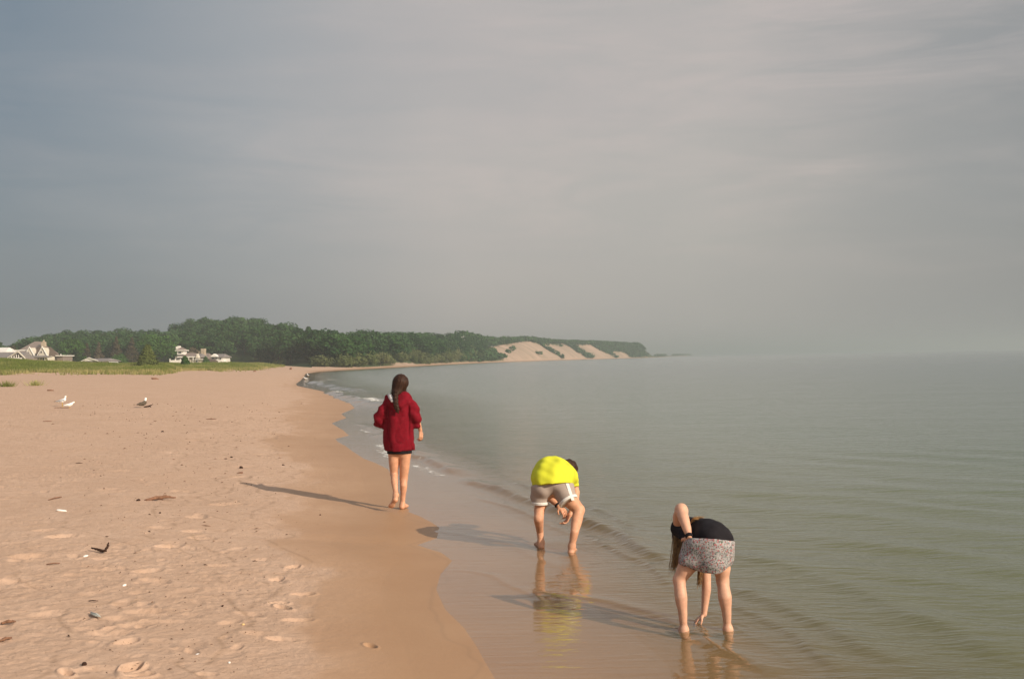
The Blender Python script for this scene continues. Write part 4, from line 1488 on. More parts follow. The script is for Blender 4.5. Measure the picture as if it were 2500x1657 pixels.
# ------------------------------------------------------------ the girl bending in the skirt
def person_skirt():
    S = 320.0/1254.0
    pl = on_z(1669.7, 1543, 0.0); pr = on_z(1777, 1537, 0.0)
    Y0 = (pl.y+pr.y)/2
    J = lambda cx, cy, dy=0.0: at(1560+cx*S, 1200+cy*S, Y0+dy)
    c0 = J(600, 800, .2)
    root = thing('person', 'girl in a black top and floral skirt stooping in the water, elbow raised', 'person', (c0.x, Y0, 0))
    F = Field((c0.x-.30, Y0-.32, -.12), (c0.x+.30, Y0+.72, .88), .0038)
    zl = float(ground_z(np.array([pl.x]), np.array([pl.y]))[0]); zr = float(ground_z(np.array([pr.x]), np.array([pr.y]))[0])
    kL, aL = J(385, 840, .06), J(426, 1285, .0)
    F.chain([J(560, 600, .06), J(455, 720, .06), kL], [.072, .058, .040], .02)
    F.chain([kL, J(402, 1010, .01), J(418, 1150, .0), aL, J(432, 1330, .0)], [.038, .041, .030, .024, .025], .02)
    h = J(432, 1340, -.01); h.z = zl+.025; t = h+Vector((-.02, .12, -.003)); a2 = J(428, 1320, .0)
    foot(F, a2, h, t, .88)
    kR, aR = J(800, 850, .05), J(845, 1275, .0)
    F.chain([J(770, 620, .05), J(792, 730, .05), kR], [.070, .057, .040], .02)
    F.chain([kR, J(822, 1010, .0), J(838, 1150, .0), aR, J(852, 1325, .0)], [.037, .044, .031, .024, .025], .02)
    h = J(856, 1340, -.01); h.z = zr+.025; t = h+Vector((.03, .12, -.003))
    foot(F, J(850, 1310, .0), h, t, .88)
    # trunk leaning away to the left
    F.chain([J(700, 540, .08), J(660, 400, .20), J(560, 360, .32), J(470, 340, .38)], [.09, .074, .064, .054], .03, (0, .4, -1), 1.1)
    neck = J(420, 370, .44)
    F.cone(J(470, 345, .38), neck, .05, .040, .03)
    head(F, J(425, 415, .46), (.25, .2, -1), (-.5, .85, -.1), .86)
    # raised left arm: shoulder, elbow high, forearm back down to the thigh
    sh, el, wr = J(395, 320, .32), J(405, 172, .20), J(478, 420, .02)
    F.chain([sh, J(385, 245, .27), el], [.046, .044, .040], .02)
    F.cone(J(405, 180, .19), J(402, 165, .19), .040, .032, .02)
    F.chain([el, J(425, 250, .13), J(455, 340, .07), wr], [.036, .037, .030, .020], .02)
    hand(F, wr, (-.12, .25, -1), (.4, .9, .1), .82, .6, -1, .018)
    # right arm straight down into the water between the legs
    w2 = J(622, 1170, .20)
    F.chain([J(560, 500, .34), J(640, 770, .26), J(645, 930, .23), w2], [.042, .034, .031, .0195], .02)
    hand(F, w2, (-.62, -.05, -.5), (-.3, -.1, -1), .84, .5, 1, .018)
    # fingers of the other hand peeping round the left shin are part of the long reach
    F.mesh('body', M_skin2, root)
    # black top
    T = Field((c0.x-.30, Y0-.12, .30), (c0.x+.30, Y0+.62, .86), .004)
    T.chain([J(700, 440, .05), J(660, 385, .14), J(590, 360, .24), J(520, 355, .31), J(460, 360, .34)], [.112, .098, .086, .082, .068], .05, (0, .4, -1), 1.10)
    T.chain([J(460, 345, .34), J(400, 330, .34), J(392, 350, .33)], [.078, .062, .056], .03)
    T.chain([J(392, 350, .33), J(440, 430, .22), J(470, 475, .16)], [.056, .042, .026], .03)
    T.cone(J(815, 440, .06), J(850, 462, .05), .050, .030, .05)
    T.cone(J(740, 400, .08), J(800, 430, .06), .066, .054, .04)
    T.cut(J(690, 449, -.08), (-.09, -.22, -.97))
    T.disp(waves(31, 6, 40, 80, .0028))
    T.mesh('top', M_black, root, 2)
    # skirt: flared cloth, hem lifted at the left
    K = Field((c0.x-.32, Y0-.26, .16), (c0.x+.34, Y0+.42, .66), .004)
    K.chain([J(600, 490, .06), J(700, 480, .06), J(778, 500, .06)], [.094, .114, .082], .05)
    K.chain([J(560, 520, .06), J(500, 640, .05), J(470, 665, .05)], [.100, .082, .062], .05)
    K.chain([J(700, 520, .05), J(680, 640, .04), J(680, 680, .04)], [.125, .122, .112], .05)
    K.chain([J(772, 520, .05), J(776, 620, .04), J(765, 680, .04)], [.082, .078, .068], .05)
    # hem follows a curve: three cutting planes
    K.cut(J(690, 783, -.09), (0, -.1, -1))
    K.cut(J(440, 712, -.03), (-.42, -.05, -.9))
    K.cut(J(560, 765, -.05), (-.22, -.05, -.96))
    K.cut(J(885, 715, -.03), (.42, -.05, -.92))
    K.cut(J(800, 765, -.05), (.2, -.05, -.96))
    K.cut(J(690, 447, -.08), (.09, .22, .97))
    fl = waves(33, 6, 28, 50, .0055, (1, .2, 0)); fl2 = waves(34, 5, 70, 100, .0018)
    zz = J(690, 500, 0).z
    K.disp(lambda P: fl(P)*sstep(zz, zz-.14, P[:, 2])+fl2(P))
    K.mesh('skirt', M_floral, root, 2)
    # dark hem edging
    # hair
    A = Field((c0.x-.36, Y0+.22, .22), (c0.x+.12, Y0+.72, .72), .004)
    A.ell(J(424, 405, .46), (.074, .084, .088), .03)
    A.chain([J(405, 440, .45), J(388, 520, .39), J(376, 600, .34), J(355, 690, .30)], [.055, .044, .036, .014], .03, (0, 1, 0), 1.4)
    A.disp(waves(36, 8, 120, 220, .0025, (1, .4, .1)))
    A.mesh('hair', M_brownhair, root, 1)
    g = [[J(350, 430, .40), J(345, 560, .34), J(332, 700, .28), J(325, 790, .26)], [J(400, 440, .38), J(395, 560, .32), J(375, 660, .28), J(352, 740, .27)],
         [J(372, 430, .40), J(368, 560, .33), J(350, 680, .28), J(340, 745, .27)]]
    put_mesh('hanging_hair', strands(g, 130, .012, .0022, 8, wob=.006), M_fairhair, root)
    g = [[J(560, 600, .25), J(575, 760, .22), J(572, 850, .21), J(565, 930, .21)], [J(580, 600, .25), J(590, 760, .22), J(580, 850, .21), J(585, 900, .21)]]
    put_mesh('loose_lock', strands(g, 60, .007, .0020, 12, wob=.006), M_fairhair, root)
    g = [[J(500, 290, .26), J(530, 250, .24), J(600, 248, .24), J(640, 262, .24)], [J(490, 300, .22), J(520, 262, .20), J(560, 256, .2), J(600, 262, .22)]]
    put_mesh('loose_strands', strands(g, 40, .006, .0016, 14, wob=.004), M_fairhair, root)
    # dark hair tie on the wrist
    d3 = (wr-J(455, 340, .07)).normalized(); q = wr-d3*.0
    Wt = Field(tuple(wr-Vector((.06,)*3)), tuple(wr+Vector((.06,)*3)), .0032)
    Wt.cone(q-d3*.006, q+d3*.006, .025, .025, 0)
    Wt.ell(q+Vector((.004, -.022, 0)), (.014, .010, .012), .01)
    Wt.cut(q+d3*.012, d3); Wt.cut(q-d3*.010, -d3)
    Wt.mesh('wrist_band', M_black, root, 1)
    return root



# ============================================================ houses behind the dune
M_shingle = simple('brown_shingle', (0.235, 0.185, 0.165), 0.9, 0.1, 0.2, 3.0)
M_roofg = simple('grey_shingle_roof', (0.215, 0.19, 0.185), 0.9, 0.1, 0.2, 3.0)
M_cream = simple('cream_siding', (0.62, 0.56, 0.47), 0.8, 0.2, 0.06, 2.0)
M_trim = simple('white_trim', (0.78, 0.74, 0.70), 0.7, 0.2, 0.05, 2.0)
M_stone = simple('tan_stone', (0.45, 0.36, 0.27), 0.9, 0.1, 0.25, 5.0)
M_pane = simple('dark_pane', (0.05, 0.055, 0.06), 0.25, 0.5, 0.1)
M_porch = simple('dark_wood_porch', (0.11, 0.08, 0.065), 0.9, 0.1, 0.2)
M_car = simple('white_car_paint', (0.72, 0.71, 0.70), 0.3, 0.5, 0.02)
M_tyre = simple('tyre_rubber', (0.02, 0.02, 0.02), 0.9, 0.2, 0.1)


class House:
    def __init__(s, label, px, Y, cat='house', name='beach_house', zb=None):
        s.Y = Y
        x = (px-1250)/FPX*Y
        s.zb = float(ground_z(np.array([x]), np.array([float(Y)]))[0]) if zb is None else zb
        s.o = thing(name, label, cat, (x, Y, s.zb))

    def c(s, px, py, dy=0.0):
        z = s.zb-0.6 if py is None else CAMZ-(py-hor(px))/FPX*s.Y
        return ((px-1250)/FPX*s.Y, s.Y+dy, z)

    def _mk(s, name, V, F, mat, parent=None):
        V = np.array(V)-np.array(s.o.location)
        me = bpy.data.meshes.new(name); me.from_pydata([tuple(v) for v in V], [], F); me.update(); me.materials.append(mat)
        o = bpy.data.objects.new(name, me); COL.objects.link(o); o.parent = parent or s.o
        return o

    def box(s, name, x0, x1, y0, y1, d0, d1, mat, parent=None):
        a = s.c(x0, y0, 0); b = s.c(x1, y1, 0)
        zt = a[2]; zbm = b[2]
        X0, X1, Y0, Y1 = a[0], b[0], s.Y+d0, s.Y+d1
        V = [(X0, Y0, zbm), (X1, Y0, zbm), (X1, Y1, zbm), (X0, Y1, zbm), (X0, Y0, zt), (X1, Y0, zt), (X1, Y1, zt), (X0, Y1, zt)]
        F = [(0, 3, 2, 1), (4, 5, 6, 7), (0, 1, 5, 4), (1, 2, 6, 5), (2, 3, 7, 6), (3, 0, 4, 7)]
        return s._mk(name, V, F, mat, parent)

    def hip(s, name, x0, x1, yb, r0, r1, yr, d0, d1, mat, parent=None, ry=0.5, th=0.18):
        """roof: rectangle at the eaves up to a ridge r0..r1"""
        a = s.c(x0, yb); b = s.c(x1, yb); zb = (a[2]+b[2])/2; zr = s.c((r0+r1)/2, yr)[2]
        X0, X1 = a[0], b[0]; R0 = s.c(r0, yr)[0]; R1 = s.c(r1, yr)[0]; Y0, Y1 = s.Y+d0, s.Y+d1; ym = Y0+(Y1-Y0)*ry
        V = [(X0, Y0, zb), (X1, Y0, zb), (X1, Y1, zb), (X0, Y1, zb), (X0, Y0, zb-th), (X1, Y0, zb-th), (X1, Y1, zb-th), (X0, Y1, zb-th), (R0, ym, zr), (R1, ym, zr)]
        F = [(0, 1, 9, 8), (1, 2, 9), (2, 3, 8, 9), (3, 0, 8), (4, 5, 1, 0), (5, 6, 2, 1), (6, 7, 3, 2), (7, 4, 0, 3), (7, 6, 5, 4)]
        return s._mk(name, V, F, mat, parent)

    def gable(s, name, x0, x1, yb, xa, ya, d0, d1, mat, parent=None):
        """solid triangular wall, ridge running away from the viewer"""
        a = s.c(x0, yb); b = s.c(x1, yb); p = s.c(xa, ya); zb = (a[2]+b[2])/2
        V = [(a[0], s.Y+d0, zb), (b[0], s.Y+d0, zb), (p[0], s.Y+d0, p[2]), (a[0], s.Y+d1, zb), (b[0], s.Y+d1, zb), (p[0], s.Y+d1, p[2])]
        F = [(0, 1, 2), (3, 5, 4), (0, 3, 4, 1), (1, 4, 5, 2), (0, 2, 5, 3)]
        return s._mk(name, V, F, mat, parent)

    def rafters(s, name, x0, x1, yb, xa, ya, d0, d1, mat, t=0.22, parent=None):
        """two roof slabs over a gable"""
        a = s.c(x0, yb); b = s.c(x1, yb); p = s.c(xa, ya); zb = (a[2]+b[2])/2
        V = []
        for dd in (d0, d1):
            V += [(a[0]-.2, s.Y+dd, zb-.1), (p[0], s.Y+dd, p[2]+.02), (b[0]+.2, s.Y+dd, zb-.1), (a[0]-.2, s.Y+dd, zb-.1+t), (p[0], s.Y+dd, p[2]+t*1.25), (b[0]+.2, s.Y+dd, zb-.1+t)]
        F = [(0, 1, 4, 3), (1, 2, 5, 4), (6, 9, 10, 7), (7, 10, 11, 8), (3, 4, 10, 9), (4, 5, 11, 10), (0, 6, 7, 1), (1, 7, 8, 2), (0, 3, 9, 6), (2, 8, 11, 5)]
        return s._mk(name, V, F, mat, parent)

    def window(s, x0, x1, y0, y1, d, parent=None):
        w = s.box('window', x0-.6, x1+.6, y0-.6, y1+.6, d-.10, d+.02, M_trim, parent)
        s.box('pane', x0, x1, y0, y1, d-.13, d-.04, M_pane, w)
        return w


def build_houses():
    # big shingled house with two cream gables
    h = House('large brown shingled house with two pointed cream gables and a tan chimney', 66, 272)
    w = h.box('wall', 22, 99, 866, None, 2.0, 10, M_shingle)
    rf = h.hip('roof', 16, 104, 868, 58, 72, 832.5, .6, 11.5, M_shingle)
    ch = h.box('chimney', 89.5, 98, 834, 862, 2.5, 3.6, M_stone)
    h.box('chimney_pot', 92.6, 95, 829.5, 834, 2.8, 3.3, M_stone, ch)
    h.box('upper_eave', 34, 68, 854.2, 856.2, -.9, -.2, M_trim)
    h.hip('wing_roof', 70, 121, 869, 79, 112, 846.5, -.6, 6.0, M_porch)
    g1 = h.gable('gable', 71, 88, 868, 79.2, 849, -1.8, 1.5, M_cream)
    h.rafters('gable_trim', 70, 89, 868.5, 79.2, 848, -2.0, -1.6, M_trim, .18)
    h.window(75.5, 79.5, 859, 864, -1.8, g1)
    h.box('gable_wall', 101, 120.5, 870.2, None, -1.8, 3, M_cream)
    g2 = h.gable('gable', 100, 121.3, 870, 111, 848.5, -1.9, 1.5, M_cream)
    h.rafters('gable_trim', 99, 122, 870.5, 111, 847.3, -2.15, -1.75, M_trim, .18)
    h.window(107.5, 110.5, 857, 861, -1.9, g2)
    h.window(106, 109.5, 873, 879, -1.82, g2); h.window(112, 115.5, 873, 879, -1.82, g2)
    h.box('porch_beam', 68, 132, 871, 873, -3.6, -2.6, M_trim)
    for px in (70, 83, 96, 122, 130.5):
        h.box('porch_post', px, px+1.5, 873.2, None, -3.4, -3.1, M_trim)
    h.box('porch_wall', 72, 82, 873.5, None, -2.4, 1.8, M_cream)
    h.hip('porch_roof', 66, 134, 871, 76, 124, 868.2, -4.0, -1.9, M_roofg)
    # low front building with a dark open gable
    h = House('low grey roofed pavilion with a dark open gable at the left edge', 40, 255)
    h.hip('roof', -40, 56, 875, -30, 54, 859.5, -2.0, 6.0, M_roofg, ry=.6)
    h.gable('gable', 32, 72, 875.5, 58, 860.6, -2.6, -2.0, M_porch)  # solid dark infill, its colour stands for the shade inside the open gable
    h.rafters('gable_trim', 31, 73, 875.3, 58, 859.6, -3.2, -2.65, M_cream, .20)
    h.box('rail', 30, 69, 873.6, 876, -3.6, -3.35, M_trim)
    for px in (41, 47, 52.5, 58):
        h.box('post', px, px+1.1, 868.5 if px < 50 else 866, None, -3.0, -2.75, M_trim)
    h.box('wall', -36, 68, 876.2, None, -1.6, 5, M_shingle)
    h = House('pale roofed building cut off by the left edge, behind the pavilion', -5, 296)
    h.box('wall', -40, 9, 859, None, .5, 7, M_cream)
    h.hip('roof', -46, 13, 859, -36, 6, 848, 0, 8, M_trim)
    # low brown flat building
    h = House('low brown flat roofed building with a white roof edge beside the gabled house', 143, 276)
    h.box('wall', 131, 153, 869.2, None, 0, 6, M_shingle)
    h.box('roof_edge', 128, 156, 867.4, 869, -.6, 6.5, M_trim)
    h.box('vent_pipe', 143, 144, 864, 867.3, 1, 1.3, M_trim)
    h.box('door', 136, 140, 873, None, -.1, .1, M_porch)
    # white cottage
    h = House('long low white cottage with a shallow gable, between the trees', 232, 262)
    h.box('wall', 206, 262, 880.5, None, 0, 7, M_cream)
    h.hip('roof', 202, 266, 881, 219, 256, 874.5, -.8, 8, M_roofg)
    g = h.gable('gable', 206, 240, 880.6, 221, 874.6, -.9, .2, M_trim)
    h.rafters('gable_trim', 204, 241, 881, 221, 874, -1.2, -.92, M_trim, .16)
    h.window(233, 238, 882, 886, -.02); h.window(246, 250, 882, 886, -.02); h.window(214, 219, 882, 886, -.02)
    # lookout house
    h = House('white house with a square rooftop lookout and columned porch', 446, 262)
    h.box('wall', 420, 476, 871.5, None, 2.4, 9, M_cream)
    rf = h.hip('roof', 426, 480, 870.4, 442, 458, 861.0, .4, 10, M_shingle)
    lk = h.box('lookout', 427, 442, 856, 865.5, 1.6, 4.5, M_trim)
    h.window(430.5, 437.5, 858.5, 862.2, 1.6, lk)
    h.box('lookout_eave', 423.5, 446, 854.6, 856, 1.1, 5.0, M_trim)
    h.hip('lookout_roof', 424.5, 445, 854.6, 431, 436, 847.5, 1.2, 4.9, M_shingle)
    ch = h.box('chimney', 419.5, 428.5, 845.5, 852, 3.0, 4.4, M_trim)
    h.box('chimney_cap', 423.5, 428, 844, 845.4, 3.1, 4.2, M_trim, ch)
    h.box('porch_beam', 432, 476, 870.4, 872, .0, .5, M_trim)
    for px in (458.3, 469.5, 446.5):
        h.box('porch_post', px, px+1.7, 872.2, None, .1, .45, M_trim)
    h.box('porch_wall', 461, 476, 878, None, .6, 2.3, M_cream)
    h.box('terrace_wall', 418, 446, 879, None, -1.6, 2.2, M_trim)
    for px in (418, 431, 443):
        h.box('terrace_post', px, px+1.1, 875.5, 879, -1.5, -1.2, M_trim)
    h.box('wing_beam', 476, 496, 876.2, 877.8, -.4, 3, M_trim)
    h.box('wing_wall', 484, 494.5, 878, None, .2, 3, M_cream)
    h.window(478, 482.5, 879.5, 884, .0)
    h.hip('wing_roof', 460, 484, 871, 466, 480, 863.2, 1.8, 8, M_roofg)
    g = h.gable('gable', 477.2, 484, 874, 480.3, 863.8, -.2, 1.6, M_cream)
    # chimney house between
    h = House('dark roofed house with a tall tan stone chimney between the two white houses', 492, 284)
    h.box('wall', 478, 504, 874, None, 1, 8, M_porch)
    h.hip('roof', 474, 508, 875, 484, 498, 862, 0, 9, M_shingle)
    h.box('chimney', 493, 501.5, 851, None, -1.2, .5, M_stone)
    h.box('chimney', 486.5, 492.5, 857, None, -.8, .2, M_stone)
    # right white house
    h = House('small white house with a gabled front and raised deck, rightmost of the houses', 530, 266)
    h.box('wall', 514.5, 543, 871, None, 0, 7, M_trim)
    h.hip('roof', 512, 546, 871.2, 521, 539, 863.6, -.5, 7.6, M_roofg)
    g = h.gable('gable', 514.5, 533.5, 871, 523, 863.6, -.9, 1.5, M_trim)
    h.hip('porch_roof', 511, 532, 882, 516, 526, 876.6, -2.4, 0, M_porch)
    h.window(518, 521.5, 873, 876, -.02); h.window(527, 530, 873.2, 876.2, -.02); h.window(536, 539.5, 873.5, 877, -.02)
    h.box('deck', 540, 550.5, 881.5, 882.8, -2, 3, M_trim)
    h.box('deck_rail', 543, 550.5, 877.3, 878.3, -2, -1.8, M_trim)
    for px in (543, 546.5, 549.6):
        h.box('deck_post', px, px+.9, 878.4, None, -1.95, -1.75, M_trim)
    # house up in the trees and a hut low on the slope
    h = House('tiny pale roofed house among the trees near the top of the far ridge', 1127, 462)
    h.box('wall', 1120, 1134, 822.5, None, 0, 5, M_trim)
    h.hip('roof', 1118, 1136, 822.8, 1122, 1132, 820.0, -.5, 5.5, M_trim)
    h = House('tiny white hut half hidden in the trees above the far beach', 990, 318, 'hut', 'hut')
    h.box('wall', 986, 994, 856, None, 0, 3, M_trim)
    h.hip('roof', 985, 995, 856.2, 988, 992, 853, -.3, 3.3, M_cream)
    # parked cars showing above the grass
    for lb, px, Y, yt in (('white parked car in front of the brown flat roofed building', 163, 236, 880.2), ('white parked car right of the low white cottage', 277, 232, 882.6)):
        x = (px-1250)/FPX*Y
        zt = CAMZ-(yt-hor(px))/FPX*Y
        o = thing('parked_car', lb, 'car', (x, Y, zt-1.5), 0.5, 'cars parked behind the dune')
        def lathe_box(nm, pts, y0, y1, mat, par=o, bv=.08):
            V = []; n = len(pts)
            for yy in (y0, y1):
                V += [(a, yy, b) for a, b in pts]
            Fc = [tuple(range(n-1, -1, -1)), tuple(range(n, 2*n))]+[(i, (i+1) % n, n+(i+1) % n, n+i) for i in range(n)]
            me = bpy.data.meshes.new(nm); me.from_pydata(V, [], Fc); me.update(); me.materials.append(mat)
            q = bpy.data.objects.new(nm, me); COL.objects.link(q); q.parent = par
            md = q.modifiers.new('b', 'BEVEL'); md.width = bv; md.segments = 2
            return q
        lathe_box('body', [(-2.1, .35), (2.1, .35), (2.15, .75), (1.3, .92), (.75, 1.42), (-.95, 1.5), (-1.75, .98), (-2.15, .9)], -.85, .85, M_car)
        lathe_box('side_window', [(1.05, .98), (.65, 1.36), (-.85, 1.42), (-1.4, .98)], -.87, -.86, M_pane, bv=.004)
        lathe_box('windscreen', [(1.24, .96), (1.27, .98), (.80, 1.40), (.77, 1.38)], -.7, .7, M_pane, bv=.005)
        for wx in (-1.35, 1.35):
            for wy in (-.8, .8):
                V = []; n = 18
                for yy in (wy-.1, wy+.1):
                    V += [(wx+.33*math.cos(6.2832*i/n), yy, .33+.33*math.sin(6.2832*i/n)) for i in range(n)]
                me = bpy.data.meshes.new('wheel'); me.from_pydata(V, [], [tuple(range(n-1, -1, -1)), tuple(range(n, 2*n))]+[(i, (i+1) % n, n+(i+1) % n, n+i) for i in range(n)])
                me.materials.append(M_tyre); q = bpy.data.objects.new('wheel', me); COL.objects.link(q); q.parent = o


# ============================================================ gulls and things washed up
def make_gull(label, loc, rz, mode='stand', back=None, sc=1.0):
    """gull looking along +X"""
    root = thing('gull', label, 'gull', (0, 0, 0), group=None)
    h0 = 0.14 if mode == 'stand' else 0.05
    F = Field((-.30, -.14, h0-.10), (.26, .14, h0+.36), .006)
    b = lambda x, y, z: Vector((x, y, z+h0))
    F.chain([b(-.12, 0, .055), b(.0, 0, .07), b(.075, 0, .10)], [.040, .066, .055], .02)
    if mode == 'lean':
        F.chain([b(.07, 0, .11), b(.13, 0, .15), b(.165, 0, .17)], [.048, .034, .032], .02); hd = b(.17, 0, .175)
    else:
        F.chain([b(.07, 0, .11), b(.10, 0, .17), b(.105, 0, .215)], [.048, .032, .030], .02); hd = b(.11, 0, .22)
    if mode == 'sit':
        G = Field((-.02, -.08, h0+.08), (.22, .08, h0+.30), .005)
        G.chain([b(.09, 0, .15), b(.105, 0, .215)], [.036, .032], .01); G.ell(hd, (.040, .034, .034), .01)
        G.mesh('head', M_gullw, root, 1)
    else:
        F.ell(hd, (.037, .030, .030), .01)
    F.chain([b(-.12, 0, .055), b(-.22, 0, .045)], [.035, .016], .02, (0, 0, 1), 1.8)
    F.mesh('body', M_gullbr if mode == 'sit' else M_gullw, root, 1)
    for sy in (-1, 1):
        Wg = Field((-.32, -.12, h0-.02), (.12, .12, h0+.18), .005)
        Wg.chain([b(.06, sy*.050, .095), b(-.06, sy*.056, .085), b(-.16, sy*.03, .065), b(-.24, sy*.012, .055)], [.030, .034, .022, .008], .01, (0, 1, 0), 1.7)
        w = Wg.mesh('wing', back or M_gullg, root, 1)
        mesh_t = tube([(-.17, sy*.022, h0+.066), (-.28, sy*.008, h0+.052)], [.014, .004], 6)
        mesh_np('wing_tip', mesh_t[0], [mesh_t[1], mesh_t[2]], M_gullb, w, smooth=True)
        if mode != 'sit':
            lg = tube([(.0, sy*.025, h0+.02), (.005, sy*.027, h0*.5), (.0, sy*.027, .0), (.045, sy*.03, -.002)], [.007, .005, .005, .008], 6)
            mesh_np('leg', lg[0], [lg[1], lg[2]], M_beak, root, smooth=True)
    bk = tube([hd+Vector((.03, 0, .0)), hd+Vector((.060, 0, -.004)), hd+Vector((.078, 0, -.014))], [.011, .008, .002], 6)
    mesh_np('beak', bk[0], [bk[1], bk[2]], M_beak, root, smooth=True)
    root.location = loc; root.rotation_euler = (0, 0, rz); root.scale = (sc,)*3
    return root


def stick(name, label, cat, pts, rad, mat, base, branches=(), seed=1):
    R = random.Random(seed)
    root = Vector(base)
    parts = []
    for pl, rr in [(pts, rad)]+list(branches):
        P = []; Q = []
        for i in range(len(pl)-1):
            for k in range(5):
                t = k/5
                p = Vector(pl[i]).lerp(Vector(pl[i+1]), t)
                P.append(p+Vector((R.uniform(-1, 1), R.uniform(-1, 1), R.uniform(-.5, .5)))*rr[i]*.35)
                Q.append((rr[i]*(1-t)+rr[i+1]*t)*R.uniform(.85, 1.15))
        P.append(Vector(pl[-1])); Q.append(rr[-1])
        parts.append(tube([tuple(p) for p in P], Q, 8))
    V, fs = join(parts)
    o = mesh_np(name, V, fs, mat, smooth=True)
    o.location = root
    tag(o, label, cat)
    return o


def lump(name, label, cat, px, py, r, mat, seed=1, group=None):
    """small worn irregular piece lying on the sand"""
    p = hit(px, py)
    R = random.Random(seed)
    F = Field((-r[0]*1.5-.01, -r[1]*1.5-.01, -r[2]*1.6-.01), (r[0]*1.5+.01, r[1]*1.5+.01, r[2]*1.9+.01), min(r)*.28)
    F.ell((0, 0, 0), r, .0)
    F.ell((r[0]*.5, r[1]*.2, r[2]*.1), [q*.6 for q in r], min(r)*.5)
    F.ell((-r[0]*.45, -r[1]*.2, r[2]*.15), [q*.55 for q in r], min(r)*.5)
    q = waves(seed, 6, .8/min(r), 2.0/min(r), min(r)*.14)
    F.disp(q)
    o = F.mesh(name, mat, None, 1)
    o.location = p+Vector((0, 0, r[2]*.35)); o.rotation_euler = (R.uniform(-.2, .2), R.uniform(-.2, .2), R.uniform(0, 3))
    tag(o, label, cat, group)
    return o


